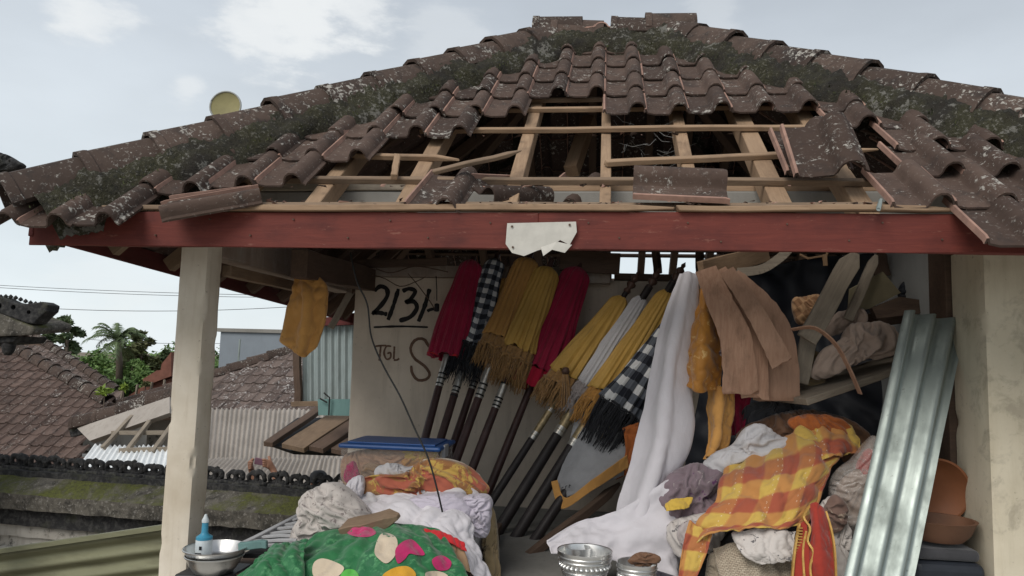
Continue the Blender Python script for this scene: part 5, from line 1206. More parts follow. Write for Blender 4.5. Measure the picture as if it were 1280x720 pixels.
# metal bowls and glue bottle
bc = at(269, 684, 3.3)
for i, (dz, r, lab) in enumerate(((-.004, .137, 'upper shiny aluminium bowl holding the blue topped bottle'), (-.035, .128, 'lower aluminium bowl nested under the upper one'))):
    c = bc+V((0, 0, dz)); mb = MB(); h = .075
    mb.lathe([(.001, -h), (r*.55, -h), (r*.66, -h*.94), (r*.85, -h*.5), (r*.97, -h*.05), (r*1.02, 0), (r*1.03, .004), (r*1.0, .006), (r*.94, -h*.05), (r*.82, -h*.5), (r*.62, -h*.86), (.001, -h*.88)], Matrix.Translation(c), 44, close=False)
    o = tag(mb.build('metal_bowl', M_ALU, smooth=True, angle=50), lab, 'bowl', 'nested aluminium bowls by the left pillar')
cr = bc+V((-.02, .05, 0)); softbox('black_crate', (cr.x, cr.y, (bc.z-.11+.5)/2), (.26, .24, bc.z-.11-.5), M_CRATE, 'black crate under the aluminium bowls by the left pillar', 'crate', .01)
bt = at(254, 694, 3.34); bt.z = bc.z-.065
bot = thing('glue_bottle', bt, 'bottle with blue neck and white tip in the metal bowl', 'bottle')
Mb = Matrix.Translation(bt)
mb = MB(); mb.lathe([(.001, 0), (.034, 0), (.037, .006), (.037, .085), (.034, .09), (.001, .092)], Mb, 28, close=False); mb.build('body', M_BOTTLE_WHITE, bot, smooth=True, angle=40)
mb = MB(); mb.lathe([(.001, .09), (.037, .088), (.036, .10), (.018, .112), (.015, .12), (.014, .165), (.001, .166)], Mb, 28, close=False); mb.build('neck', M_BOTTLE_BLUE, bot, smooth=True, angle=40)
mb = MB(); mb.lathe([(.001, .164), (.016, .164), (.016, .175), (.011, .185), (.005, .20), (.001, .202)], Mb, 20, close=False); mb.build('tip', M_BOTTLE_WHITE, bot, smooth=True, angle=40)
mb = MB(); mb.box(bt+V((.004, -.0375, .055)), (.012, .002, .016)); mb.box(bt+V((-.006, -.0372, .03)), (.03, .002, .006)); mb.build('label_print', M_STROKE, bot)
# clear plastic box with blue lid
b0, b1 = at(424, 560, 4.15), at(553, 560, 4.22); xm = (b0.x+b1.x)/2; wd = b1.x-b0.x; zt = at(480, 562, 4.15).z; zb = TZ+.02
box = thing('plastic_box', (xm, 4.35, zb), 'clear plastic storage box with bright blue lid full of cloth', 'storage box')
mb = MB()
for (cx, cy, sx, sy) in ((xm, 4.16, wd*.97, .006), (xm, 4.56, wd*.97, .006), (xm-wd*.48, 4.36, .006, .39), (xm+wd*.48, 4.36, .006, .39)): mb.box((cx, cy, (zt+zb)/2), (sx, sy, zt-zb))
mb.build('box_wall', M_BOX, box, bevel=.002)
mb = MB(); mb.box((xm, 4.36, zt+.012), (wd+.012, .44, .026)); o = mb.build('lid', M_LID, box, bevel=.012)
mb = MB(); mb.box((xm, 4.36, zt+.029), (wd*.88, .34, .010)); mb.build('lid_panel', M_LID, box, bevel=.004)
mb = MB(); mb.box((xm+wd*.5, 4.30, zt-.01), (.02, .10, .07)); mb.build('clip', M_SLAT_W, box, bevel=.005)
for i, (o_, m) in enumerate((([(428, 600), (430, 575), (452, 566), (480, 570), (478, 605), (440, 610)], F_PEACH), ([(470, 605), (466, 575), (490, 562), (520, 566), (520, 600), (490, 608)], F_PEACH), ([(500, 600), (508, 570), (535, 564), (549, 575), (548, 605)], F_ORANGE), ([(432, 606), (434, 586), (444, 582), (450, 606)], F_PINK), ([(452, 612), (456, 585), (482, 588), (484, 612)], M_CARDBOARD), ([(500, 575), (520, 562), (545, 566), (540, 580)], F_YELLOW))):
    heap('packed_cloth', [(x_, y_-4) for x_, y_ in o_], 4.26 if m not in (F_PINK, M_CARDBOARD) else 4.185, .06 if m not in (F_PINK, M_CARDBOARD) else .02, .08, m, cat=None, parent=box, amp=.018, cs=9, seed=20+i, n=60, rings=12)
# bundles, back to front
heap('cloth_mass', [(400, 760), (395, 650), (440, 612), (520, 605), (590, 600), (612, 640), (600, 700), (600, 760)], 3.95, .22, .3, F_WHITE2, 'white cloth mass underlying the left pile', 'cloth', amp=.02, cs=4, seed=3)
heap('cream_cloth_bundle', [(470, 592), (476, 582), (492, 579), (508, 584), (520, 582), (530, 590), (520, 604), (490, 606)], 4.02, .06, .08, F_WHITE2, 'small cream cloth knot in front of the plastic box', 'cloth', amp=.022, cs=12, seed=3)
heap('marbled_bundle', [(453, 603), (466, 596), (490, 594), (510, 590), (522, 580), (540, 573), (566, 576), (588, 584), (604, 600), (608, 614), (590, 622), (560, 622), (520, 620), (490, 618), (460, 618)], 3.92, .12, .14, F_MARBLED, 'rust and yellow satin bundle behind the lavender cloth', 'cloth bundle', amp=.030, cs=6, stretch=(.6, 1, 1.3), seed=6)
heap('cream_veil', [(520, 588), (534, 575), (556, 573), (580, 580), (600, 596), (590, 602), (560, 586), (540, 584)], 3.97, .05, .10, F_CREAM, 'sheer cream veil over the back of the rust satin bundle', 'cloth', amp=.015, cs=9, seed=9)
heap('lavender_fold', [(508, 628), (520, 620), (560, 616), (578, 619), (592, 634), (588, 650), (568, 655), (520, 642)], 3.72, .10, .12, F_LAV, 'smooth lavender folded cloth beneath the rust satin bundle', 'cloth', amp=.008, cs=4, seed=7, power=.35, wr=(1.05, 1.0))
stack = [((578, 622), (604, 619), (614, 626), (612, 636), (584, 638)), ((580, 634), (606, 631), (614, 640), (610, 652), (586, 650)), ((584, 648), (606, 645), (612, 656), (608, 670), (588, 664))]
for i, o_ in enumerate(stack): heap('folded_cloth', o_, 3.74+.004*i, .07, .12, F_LAV, ('topmost of the three lilac folds right of the lavender cloth', 'middle of the three lilac folds right of the lavender cloth', 'lowest of the three lilac folds right of the lavender cloth')[i], 'folded cloth', amp=.022, cs=10, stretch=(1, .6, 1.8), seed=30+i, group='lilac cloths folded in a stack', power=.35)
heap('khaki_roll', [(606, 640), (614, 632), (620, 650), (624, 700), (622, 730), (608, 730), (604, 680)], 3.85, .05, .10, F_KHAKI, 'khaki cloth roll standing at the right end of the pile', 'cloth roll', amp=.015, cs=8, seed=5)
cloth('white_sheet', [[(440, 624, 3.90), (480, 618, 3.84), (520, 620, 3.78)], [(452, 640, 3.70), (500, 634, 3.62), (560, 640, 3.60), (585, 650, 3.62)], [(470, 656, 3.56), (520, 656, 3.50), (565, 668, 3.48), (592, 680, 3.56)], [(480, 662, 3.50), (530, 668, 3.44), (580, 690, 3.42), (606, 712, 3.50)], [(490, 664, 3.46), (545, 682, 3.40), (590, 716, 3.38), (626, 740, 3.46)]], F_WHITE, 'white sheet draped across the left pile below lavender cloth', 'sheet', pleat=.008, npl=2, amp=.024, cs=4, seed=11, nu=60, nv=60, wr=(1.06, 1.01), band=.016)
heap('grey_print_cloth', [(366, 670), (376, 648), (377, 632), (384, 616), (402, 606), (420, 603), (436, 612), (450, 626), (462, 640), (466, 656), (440, 662), (420, 668), (398, 676), (380, 682)], 3.62, .15, .16, F_GREYPRINT, 'grey printed cloth slumped at the left of the pile', 'cloth', amp=.024, cs=5, seed=12)
heap('white_cloth_peak', [(434, 612), (440, 598), (452, 594), (456, 606), (452, 622), (440, 624)], 3.85, .06, .06, F_WHITE, 'white cloth tip standing behind the grey printed cloth', 'cloth', amp=.02, cs=9, seed=14)
wp = thing('wood_block', at(460, 648, 3.42), 'brown wooden board lying across the left pile', 'board')
timber('board', at(432, 662, 3.45), at(498, 646, 3.38), .10, .055, M_WOOD_OLD, wp, up=(0, -.35, 1), ragged=.004)
cloth('scarlet_cloth', [[(514, 663, 3.40), (550, 665, 3.36), (580, 678, 3.36)], [(520, 672, 3.36), (552, 676, 3.32), (583, 690, 3.34)]], F_RED2, 'scarlet cloth edge between white sheet and green cloth', 'cloth', amp=.01, seed=3, nv=16)
cloth('brown_card_cover', [[(516, 668, 3.385), (552, 672, 3.35), (580, 690, 3.355)], [(530, 690, 3.30), (560, 700, 3.28), (588, 716, 3.30)]], M_CARDBOARD, 'brown card cover slipping out beneath the green cloth', 'card', amp=.006, seed=4, nv=16)
green = cloth('green_flower_cloth', [[(400, 668, 3.50), (450, 656, 3.44), (500, 656, 3.42), (548, 664, 3.44)], [(372, 690, 3.32), (440, 676, 3.22), (510, 674, 3.20), (566, 690, 3.26)], [(340, 705, 3.18), (430, 700, 3.08), (510, 698, 3.06), (580, 716, 3.14)], [(315, 730, 3.06), (420, 735, 2.98), (510, 735, 2.96), (592, 745, 3.06)]], F_GREEN, 'glossy green cloth with pink and cream flowers in front', 'cloth', pleat=.008, npl=1.8, amp=.018, cs=3.5, seed=5, nu=90, nv=70, wr=(1.07, 1.01), band=.014, cells=20, cr=.002)
cloth('green_cloth_corner', [[(330, 690, 3.24), (350, 680, 3.24), (385, 676, 3.28)], [(312, 706, 3.08), (340, 700, 3.02), (380, 692, 3.12)], [(286, 730, 3.0), (330, 735, 2.92), (380, 730, 2.98)]], F_GREEN, 'folded back left corner of glossy green cloth', 'cloth', pleat=.01, npl=2, amp=.02, cs=6, seed=7)
bpy.context.view_layer.update()
# printed flowers: thin petals that follow the surface they are printed on
from mathutils.bvhtree import BVHTree
def print_on(o, name, poly, m, off=.006):
    me = o.data; mw = WM[o]; bv = BVHTree.FromPolygons([mw @ v.co for v in me.vertices], [tuple(p.vertices) for p in me.polygons])
    P = [V((x, y, 0)) for x, y in poly]; n = len(P); c = sum(P, V())/n; mb = MB(); RN, KN = 7, 40; vs = []; ok = True
    def closed(t):
        x = t*n; i = int(x) % n; f = x-int(x); a, b, cc, d = P[(i-1) % n], P[i], P[(i+1) % n], P[(i+2) % n]
        return .5*((2*b)+(cc-a)*f+(2*a-5*b+4*cc-d)*f*f+(3*b-a-3*cc+d)*f**3)
    for r in range(RN+1):
        for k in range(KN):
            q = c+(closed(k/KN)-c)*(r/RN); d = raydir(q.x, q.y).normalized(); h = bv.ray_cast(EYEP, d)
            if h[0] is None: return
            vs.append(h[0]-d*off)
    fs = [(r*KN+k, r*KN+(k+1) % KN, (r+1)*KN+(k+1) % KN, (r+1)*KN+k) for r in range(RN) for k in range(KN)]
    mb.add(vs, fs); mb.build(name, m, o, smooth=True)
print_on(green, 'printed_petal', [(432, 664), (444, 659), (462, 659), (470, 666), (460, 671), (442, 670)], F_PINK)
print_on(green, 'printed_petal', [(468, 690), (473, 672), (480, 666), (492, 669), (497, 678), (494, 694), (484, 704), (475, 700)], F_CREAM)
print_on(green, 'printed_petal', [(494, 688), (502, 678), (514, 674), (524, 682), (531, 693), (522, 694), (512, 692), (506, 699), (497, 704)], F_PINK)
print_on(green, 'printed_petal', [(391, 718), (392, 704), (402, 698), (418, 702), (430, 710), (420, 722), (400, 726)], F_CREAM)
print_on(green, 'printed_leaf', [(425, 722), (432, 712), (444, 713), (448, 722), (436, 728)], F_LIME)
print_on(green, 'printed_petal', [(478, 720), (492, 710), (510, 708), (520, 718), (512, 728), (490, 728)], F_AMBER)
print_on(green, 'printed_petal', [(350, 700), (362, 690), (378, 690), (372, 699), (360, 703)], F_RED2)
print_on(green, 'printed_leaf', [(336, 724), (344, 706), (352, 701), (366, 702), (358, 716), (348, 728)], F_LIME)
print_on(green, 'printed_petal', [(540, 700), (552, 694), (564, 702), (560, 712), (546, 712)], F_PINK)
print_on(green, 'printed_petal', [(532, 716), (548, 714), (560, 720), (552, 730), (536, 728)], F_CREAM)
# cable hanging down over the pile
mb = MB(); P = [crom([at(*q) for q in ((438, 316, 3.7), (446, 352, 3.66), (459, 380, 3.62), (464, 420, 3.6), (478, 455, 3.56), (500, 495, 3.52), (518, 535, 3.5), (535, 572, 3.48), (546, 610, 3.47), (553, 640, 3.5))], i/50) for i in range(51)]
mb.tube(P, .0045, 6); tag(mb.build('hanging_cable', M_CABLE, smooth=True), 'thin black cable dangling from the eave onto lavender cloth', 'cable')
# ------------------------------------------------------------------ carved boundary wall
def wallpt(px, py, dY=0):       # wall runs slightly towards us on the right
    p0 = V((0, 6.9, 0)); n = V((.09, 1, 0)).normalized(); return on_plane(px, py, p0+n*dY, n)
wdir = V((1, -.09, 0)).normalized(); wnr = V((.09, 1, 0)).normalized()
wl = wallpt(-120, 600); wr = wallpt(470, 600); ztop = wallpt(200, 611).z
wall = thing('carved_wall', (wl.x+3, wl.y, -1.3), 'mossy carved boundary wall with black curled cresting', 'wall')
L = (wr-wl).length+1.0
def wbox(name, z0, z1, d0, d1, m, slope=0, noise_amp=.012):
    NU = 120; mb = MB(); vs = []
    prof = [(d0, z0), (d0, (z0+z1)/2), (d0+slope, z1), ((d0+slope+d1)/2, z1+.006), (d1, z1), (d1, z0)]
    for i in range(NU+1):
        for (d, z) in prof:
            p = wl+wdir*(i/NU*L-.3)+wnr*d; p.z = z; q = p*7; vs.append(p+V((0, noise_amp*noise.noise(q), noise_amp*noise.noise(q+V((5, 5, 5))))))
    n = len(prof); mb.add(vs, [(i*n+k, i*n+(k+1) % n, (i+1)*n+(k+1) % n, (i+1)*n+k) for i in range(NU) for k in range(n)]+[tuple(range(n)), tuple(NU*n+k for k in range(n))]); return mb.build(name, m, wall, smooth=True, angle=35)
def zw(py, px=120): return wallpt(px, py).z
wbox('wall_core', -1.3, zw(662), .06, .42, M_PALE_STONE)
wbox('dark_ledge', zw(664), zw(640), -.04, .45, M_STONE, .0)
wbox('mossy_slope', zw(641)+.003, zw(603), -.14, .48, M_PARAPET, .26)
wbox('crest_base', zw(605), zw(597), .10, .30, M_STONE)
wbox('pale_band', zw(680), zw(660)-.004, .02, .40, M_PALE_STONE)
# curled crest: pairs of scrolls, each scroll a part
def scroll_mesh():
    mb = MB(); pts = []
    for i in range(26):
        t = i/25; a = -pi*.55+t*pi*2.35; r = .072*(1-.60*t); pts.append(V((r*cos(a)*.95, .012*sin(t*9), .078+r*sin(a)*1.08)))
    mb.tube([V((-.035, 0, -.005)), V((-.02, 0, 0))]+pts, [.03]*2+[.031-.010*i/25 for i in range(26)], 8); mb.box((0, 0, .012), (.15, .10, .04)); mb.lathe([(.001, -.02), (.022, -.01), (.026, .01), (.001, .03)], Matrix.Translation(V((.06, 0, .135))), 7, close=False); return mb.mesh('crest_scroll', M_STONE, smooth=True)
SCRS = []
for q_ in range(5):
    me_ = scroll_mesh()
    for v in me_.vertices: v.co += noise.noise_vector(v.co*22+V((q_*7, 3, 1)))*.016
    SCRS.append(me_)
rs = random.Random(2); nS = int(L/.122)
for i in range(nS):
    p = wl+wdir*(i*.122-.2)+wnr*.2; p.z = zw(598)+.004
    Mx = Matrix.Translation(p) @ Matrix((wdir, wnr, V((0, 0, 1)))).transposed().to_4x4() @ Matrix.Rotation(rs.uniform(-.2, .2), 4, 'Y') @ Matrix.Scale(rs.uniform(.9, 1.08), 4) @ Matrix.Scale(-1 if i % 2 else 1, 4, V((1, 0, 0)))
    link('crest_scroll', rs.choice(SCRS), wall, Mx)
# openwork band low in the wall
def openmesh():
    mb = MB(); pts = [V((.13*cos(a*pi/12), 0, .10*sin(a*pi/12))) for a in range(13)]; mb.tube(pts, .022, 6); mb.tube([V((.07*cos(a*pi/9), -.01, .055*sin(a*pi/9))) for a in range(10)], .016, 6); mb.lathe([(.001, -.03), (.03, -.02), (.036, 0), (.001, .02)], Matrix.Translation(V((0, -.02, .02))) @ Matrix.Rotation(pi/2, 4, 'X'), 10, close=False); return mb.mesh('relief_arch', M_PALE_STONE, smooth=True)
OM = openmesh()
for i in range(int(L/.30)):
    p = wl+wdir*(i*.30-.1)+wnr*.055; p.z = zw(709); link('relief_arch', OM, wall, Matrix.Translation(p) @ Matrix((wdir, wnr, V((0, 0, 1)))).transposed().to_4x4())
# olive corrugated sheet at lower left
a0, a1 = at(-40, 694, 4.7), at(212, 657, 4.5)
corrugated('olive_sheet', a0+V((0, .06, -.55)), a0, a1+V((0, .06, -.55)), a1, 5, .018, M_OLIVE, 'olive green ribbed metal sheet standing in front of the mossy carved wall', nl=24)
mb = MB(); mb.bar(a0+V((0, -.022, .0)), a1+V((0, -.022, .0)), .05, .03); tag(mb.build('olive_rail', M_OLIVE), 'olive rail capping the ribbed metal sheet', 'rail')
# carved black shrine roof corner at the left edge
sh = thing('shrine_roof', at(10, 430, 6.2)-V((0, 0, 1)), 'black carved shrine roof corner with curled horn at the left edge', 'shrine')
def sp(px, py, dy=0): return at(px, py, 6.2+dy)
mb = MB(); mb.prism([sp(-40, 372), sp(0, 371), sp(12, 377), sp(26, 380), sp(40, 379), sp(52, 377), sp(60, 381), sp(58, 389), sp(48, 398), sp(42, 405), sp(34, 404), sp(20, 399), sp(0, 392), sp(-40, 388)], (0, .16, 0)); ro = mb.build('carved_ridge', M_STONE, sh, bevel=.012)
for (x, y, r) in ((7, 383, 4.4), (25, 385, 3.6), (44, 391, 3.0)):
    mb = MB(); c = sp(x, y, .08); ms = r*6.2/924
    mb.lathe([(ms, -.2), (ms, .2)], Matrix.Translation(c) @ Matrix.Rotation(pi/2, 4, 'X'), 16)
    cut = mb.mesh('opening', M_STONE); co = bpy.data.objects.new('opening_cutter', cut); COL.objects.link(co)
    md = ro.modifiers.new('hole', 'BOOLEAN'); md.operation = 'DIFFERENCE'; md.object = co; md.solver = 'EXACT'
    bpy.context.view_layer.update()
    dg = bpy.context.evaluated_depsgraph_get(); me2 = bpy.data.meshes.new_from_object(ro.evaluated_get(dg)); ro.modifiers.clear(); ro.data = me2; bpy.data.objects.remove(co)
for k in range(14):
    x = -30+k*6.2; y = 371+(max(0, x)/60)*9-2*sin(x*.11)
    mb = MB(); mb.lathe([(.001, -.02), (.018, -.01), (.02, .005), (.001, .024)], Matrix.Translation(sp(x, y, .08)), 7, close=False); mb.build('crest_knob', M_STONE, sh, smooth=True)
mb = MB(); mb.prism([sp(-40, 388), sp(0, 391), sp(20, 400), sp(40, 408), sp(43, 413), sp(38, 419), sp(20, 420), sp(-40, 422)], (0, .5, .05)); mb.build('eave_slab', M_PARAPET, sh, bevel=.02)
mb = MB(); mb.prism([sp(-40, 421, .05), sp(22, 420, .05), sp(16, 428, .05), sp(-40, 432, .05)], (0, .4, 0)); mb.build('under_eave', M_STONE, sh, bevel=.02)
mb = MB(); mb.lathe([(.001, -.10), (.03, -.095), (.05, -.06), (.062, -.01), (.055, .05), (.07, .09), (.001, .10)], Matrix.Translation(sp(11, 431, .12)), 12, close=False); mb.build('corner_mask', M_STONE, sh, smooth=True)
mb = MB(); mb.box(sp(-120, 520, .4), (.6, .5, 2.4)); mb.build('shrine_body', M_STONE, sh, bevel=.02)
o = heap('carved_finial', [(-30, 200), (-6, 192), (10, 194), (24, 202), (31, 207), (20, 214), (0, 216), (-30, 214)], 4.2, .06, .08, M_STONE, None, amp=.03, cs=14, seed=2); tag(o, 'black carved ornament behind the left hip of the roof', 'ornament')
mb = MB(); p = at(-22, 214, 4.25); mb.tube([V((p.x, p.y, -1.3)), V((p.x, p.y, 1.0)), p], [.10, .09, .07], 10); mb.build('pillar_shaft', M_STONE, o)

# ------------------------------------------------------------------ tiled houses beyond the wall
def far_tile_mesh(w, l, th, m):
    mb = MB(); prof = [(0, .0), (.10*w, .012), (.25*w, .0), (.6*w, .0), (.78*w, .028), (.9*w, .030), (w, .004)]; n = len(prof); vs = []
    for y in (0, l): vs += [V((x, y, z+th)) for x, z in prof]
    vs += [V((x, 0, z)) for x, z in prof]
    fs = [(i, i+1, n+i+1, n+i) for i in range(n-1)]+[(2*n+i, 2*n+i+1, i+1, i) for i in range(n-1)]
    mb.add(vs, fs); return mb.mesh('roof_tile', m)
def inpoly(x, y, P):
    r = False
    for (x0, y0), (x1, y1) in zip(P, P[1:]+P[:1]):
        if (y0 > y) != (y1 > y) and x < (x1-x0)*(y-y0)/(y1-y0)+x0: r = not r
    return r
def house_roof(root, o, ex, up, width, rows, wid, run, mat, left=lambda r: 0, right=None, cap=300, seed=1, poly=None):
    """roof slope starting at o (lower left); ex along the eave, up along the slope; single tiles nearest the eye first, joined rest"""
    ez = ex.cross(up).normalized(); R = Matrix((ex, up, ez)).transposed().to_4x4(); me = far_tile_mesh(wid*1.12, run*1.25, .018, mat); rr = random.Random(seed); spots = []
    for r in range(rows):
        x0, x1 = left(r/rows)*width, (right(r/rows) if right else 1)*width
        for i in range(int(width/wid)+1):
            x = i*wid+(.5*wid if 0 else 0)
            if x < x0-.02 or x > x1-wid*.7: continue
            if poly:
                d = o+ex*(x+wid/2)+up*((r+.5)*run)-EYEP; zz = d.dot(FWD); qx, qy = 640+FPX*d.dot(RGT)/zz, 360-FPX*d.dot(UPV)/zz
                if not inpoly(qx, qy, poly): continue
            spots.append(Matrix.Translation(o+ex*x+up*(r*run)+ez*rr.uniform(.0, .012)) @ R @ Matrix.Rotation(-.07+rr.uniform(-.012, .012), 4, 'X') @ Matrix.Rotation(rr.uniform(-.02, .02), 4, 'Z'))
    def seen(M):
        d = M.translation-EYEP; z = d.dot(FWD); x = 640+FPX*d.dot(RGT)/z; y = 360-FPX*d.dot(UPV)/z
        return (-20 < x < 445 and 380 < y < 610, -z)
    spots.sort(key=seen, reverse=True)
    for M in spots[:cap]: link('roof_tile', me, root, M)
    if len(spots) > cap:
        mb = MB(); vv = [v.co.copy() for v in me.vertices]; ff = [tuple(p.vertices) for p in me.polygons]
        for M in spots[cap:]: mb.add([M @ v for v in vv], ff)
        q = mb.build('far_tile_rows', mat, root); q['kind'] = 'stuff'
def slab(root, pts, m, name, t=.05):
    n = (V(pts[1])-V(pts[0])).cross(V(pts[2])-V(pts[0])).normalized()
    if n.z > 0: n = -n
    mb = MB(); mb.prism([V(p)+n*.02 for p in pts], n*t); return mb.build(name, m, root)
def ridge(root, pts, r, m=M_CAP, name='ridge_cap', step=.36):
    pts = [V(p) for p in pts]; me = None
    for a, b in zip(pts[:-1], pts[1:]):
        d = b-a; n = max(1, int(d.length/step)); y = d.normalized(); x = y.cross(V((0, 0, 1))).normalized(); z = x.cross(y); R = Matrix((x, y, z)).transposed().to_4x4()
        for k in range(n):
            M = Matrix.Translation(a+d*(k/n)) @ R @ Matrix.Rotation(-.05, 4, 'X') @ Matrix.Diagonal((r, step/.37*1.25, r, 1)); link(name, CAP_ME, root, M)
# house A: big brown roof at the left, eave rising to the right hidden by the wall
def house(label, eave_l, eave_r, pitch, rows, wid, run, mat, lf, rf, flip, seed, body=True, depth=None):
    a, b = V(eave_l), V(eave_r); b.z = a.z; ex = (b-a).normalized(); inw = V((0, 0, 1)).cross(ex); up = (inw*cos(pitch)+V((0, 0, 1))*sin(pitch)).normalized(); W = (b-a).length
    h = thing('tiled_house', ((a.x+b.x)/2, (a.y+b.y)/2+1.5, -1.3), label, 'house')
    house_roof(h, a, ex, up, W, rows, wid, run, mat, lf, rf, 300, seed)
    top = rows*run; q = [a, b, a+up*top+ex*(rf(1)*W if rf else W), a+up*top+ex*lf(1)*W]; slab(h, q, M_WOOD_DARK, 'roof_deck')
    if body:
        c = a+ex*W/2+inw*(top*cos(pitch)); mb = MB(); mb.box((c.x, c.y, (a.z-1.3)/2), (W-1.0, top*cos(pitch)*1.4, a.z+1.3), Matrix.Rotation(atan2(ex.y, ex.x), 3, 'Z')); mb.build('house_wall', M_PALE_STONE, h)
    ridge(h, [q[1]+V((0, 0, .03)), q[2]+V((0, 0, .03))], 1.0); ridge(h, [q[0]+V((0, 0, .03)), q[3]+V((0, 0, .03))], 1.0); ridge(h, [q[3]+V((0, 0, .03)), q[2]+V((0, 0, .03))], 1.0)
    # far slope so that the house closes behind
    top2 = [q[2], q[3], a-V((0, 0, 0))+inw*(2*top*cos(pitch)), b+inw*(2*top*cos(pitch))]; slab(h, [top2[1], top2[0], top2[3], top2[2]], mat, 'rear_slope'); slab(h, [b, q[2], top2[3]], mat, 'end_slope'); slab(h, [a, q[3], top2[2]], mat, 'end_slope')
    return h
def plan_house(label, pl_, pr_, ptop_r, ptop_l, Ya, pitch_rows, wid, run, mat, seed):
    """eave corners and ridge ends from the view; the slope plane tilts back at about 30 degrees"""
    pass
def slope_house(label, eave, pitch, poly, rows, wid, run, mat, seed, ridges):
    """one roof slope facing us, cut along its hips; the outline is given where the hips and ridge are seen, on the slope's own plane"""
    a, b = V(eave[0]), V(eave[1]); b.z = a.z; ex = (b-a).normalized(); inw = V((0, 0, 1)).cross(ex); up = (inw*cos(pitch)+V((0, 0, 1))*sin(pitch)).normalized(); n = ex.cross(up)
    W = (b-a).length; P3 = [on_plane(x, y, a, n) for x, y in poly]; c = sum(P3, V())/len(P3)
    h = thing('tiled_house', (c.x, c.y, -1.3), label, 'house')
    house_roof(h, a, ex, up, W, rows, wid, run, mat, lambda t: 0, None, 300, seed, poly)
    slab(h, P3, M_WOOD_DARK, 'roof_deck')
    for r in ridges: ridge(h, [on_plane(x, y, a, n)+V((0, 0, .04)) for x, y in r], 1.0)
    zl = min(p.z for p in P3); x0 = min(p.x for p in P3)+.6; x1 = max(p.x for p in P3)-.6; mb = MB(); mb.box(((x0+x1)/2, c.y+1.6, (zl-1.3)/2), (x1-x0, 1.6, zl+1.2)); mb.build('house_wall', M_PALE_STONE, h); return h
slope_house('brown tiled house roof at the left edge, just beyond the carved wall', (at(-460, 606, 10.0), at(190, 606, 10.0)), radians(33), [(-160, 345), (-40, 405), (22, 437), (136, 503), (104, 530), (98, 600), (-160, 612)], 30, .20, .26, M_TILE_FAR, 3, [[(136, 503), (22, 437), (-40, 405)]])
slope_house('paler tiled house roof rising behind the brown one at the left', (at(-200, 520, 17), at(190, 520, 17)), radians(36), [(-60, 440), (20, 420), (38, 417), (147, 489), (150, 520), (-60, 520)], 12, .22, .27, M_TILE_GREY, 4, [[(147, 489), (38, 417)], [(38, 417), (-60, 440)]])
# right roof between pillar and orange cloth
a = at(120, 517, 12.5); b = at(470, 517, 12.0); b.z = a.z
hC = house('weathered tiled house roof right of the left pillar', a, b, radians(33), 11, .235, .27, M_TILE_GREY, lambda t: .0+.66*t, lambda t: 1-.0*t, False, 6)
# fibre cement porch roof of that house
def sheet_roof(label, c00, c10, c01, c11, nw, m, amp=.02, n_=1, name='porch_roof', cat='roof'):
    r = thing(name, (V(c00)+V(c10))/2, label, cat)
    c00, c10, c01, c11 = map(V, (c00, c10, c01, c11))
    for k in range(n_):
        u0, u1 = k/n_, (k+1.02)/n_; dz = V((0, 0, .012*(k % 2)))
        corrugated('roof_sheet', c00.lerp(c10, u0)+dz, c00.lerp(c10, u1)+dz, c01.lerp(c11, u0)+dz, c01.lerp(c11, u1)+dz, max(1, int(nw/n_)), amp, m, parent=r, nl=4, per=8)
    for q in (.1, .9):
        p = c00.lerp(c10, q); mb = MB(); mb.tube([V((p.x, p.y+.1, -1.3)), p+V((0, .1, -.03))], .05, 8); mb.build('post', M_WOOD_DARK, r)
    return r
sheet_roof('pale fibre cement porch roof below the weathered tiled roof', at(250, 592, 10.2), at(430, 592, 10.1), at(258, 511, 12.1), at(440, 513, 12.0), 33, M_ASBESTOS, .02, 6)
sheet_roof('fibre cement lower sheet roof beside the carved wall behind the person', at(180, 618, 8.9), at(440, 622, 8.8), at(240, 574, 9.9), at(440, 574, 9.8), 36, M_ASBESTOS, .018, 6)
pw = sheet_roof('white metal sheet roof leaning up left of the left pillar', at(92, 590, 9.2), at(240, 590, 9.0), at(118, 556, 10.2), at(240, 560, 10.0), 20, M_ZINC_WHITE, .018, 2)
r_ = thing('roof_frame', at(170, 540, 9.8)-V((0, 0, 1)), 'bare pale wooden roof frame over the white metal sheet roof', 'roof frame')
for a, b in (((128, 560, 10.0), (166, 520, 10.6)), ((158, 564, 9.9), (196, 515, 10.6)), ((190, 566, 9.8), (226, 516, 10.6)), ((140, 541, 10.3), (215, 541, 10.3)), ((150, 563, 9.9), (218, 561, 9.9))): timber('purlin', at(*a), at(*b), .06, .06, M_SLAT_W if 0 else M_WOOD_GREY, r_)
mb = MB(); mb.prism([at(96, 535, 10.7), at(212, 496, 10.7), at(212, 516, 10.4), at(112, 551, 10.4)], (0, .12, -.05)); tag(mb.build('grey_lean_roof', M_ASBESTOS), 'grey ridged sheet under the dark ridge left of the pillar', 'roof sheet')
dr = thing('low_ridge', at(160, 505, 10.8)-V((0, 0, 1.0)), 'dark mortar ridge sloping down to the left behind the left pillar', 'roof ridge'); ridge(dr, [at(92, 530, 10.8), at(150, 513, 10.9), at(222, 489, 11.0)], 1.2)
mb = MB(); A, B = at(92, 530, 10.8), at(222, 489, 11.0); mb.bar(A-V((0, 0, .1)), B-V((0, 0, .1)), .2, .2); mb.build('ridge_bed', M_STONE, dr)
mb = MB(); q = [at(135, 512, 13.5), at(180, 482, 13.5), at(214, 473, 13.5), at(214, 500, 13.5)]; mb.prism(q, (0, .3, 0)); rr_o = tag(mb.build('rust_gable', M_RUST), 'rust red gable end between the tiled roofs left of the pillar', 'gable')
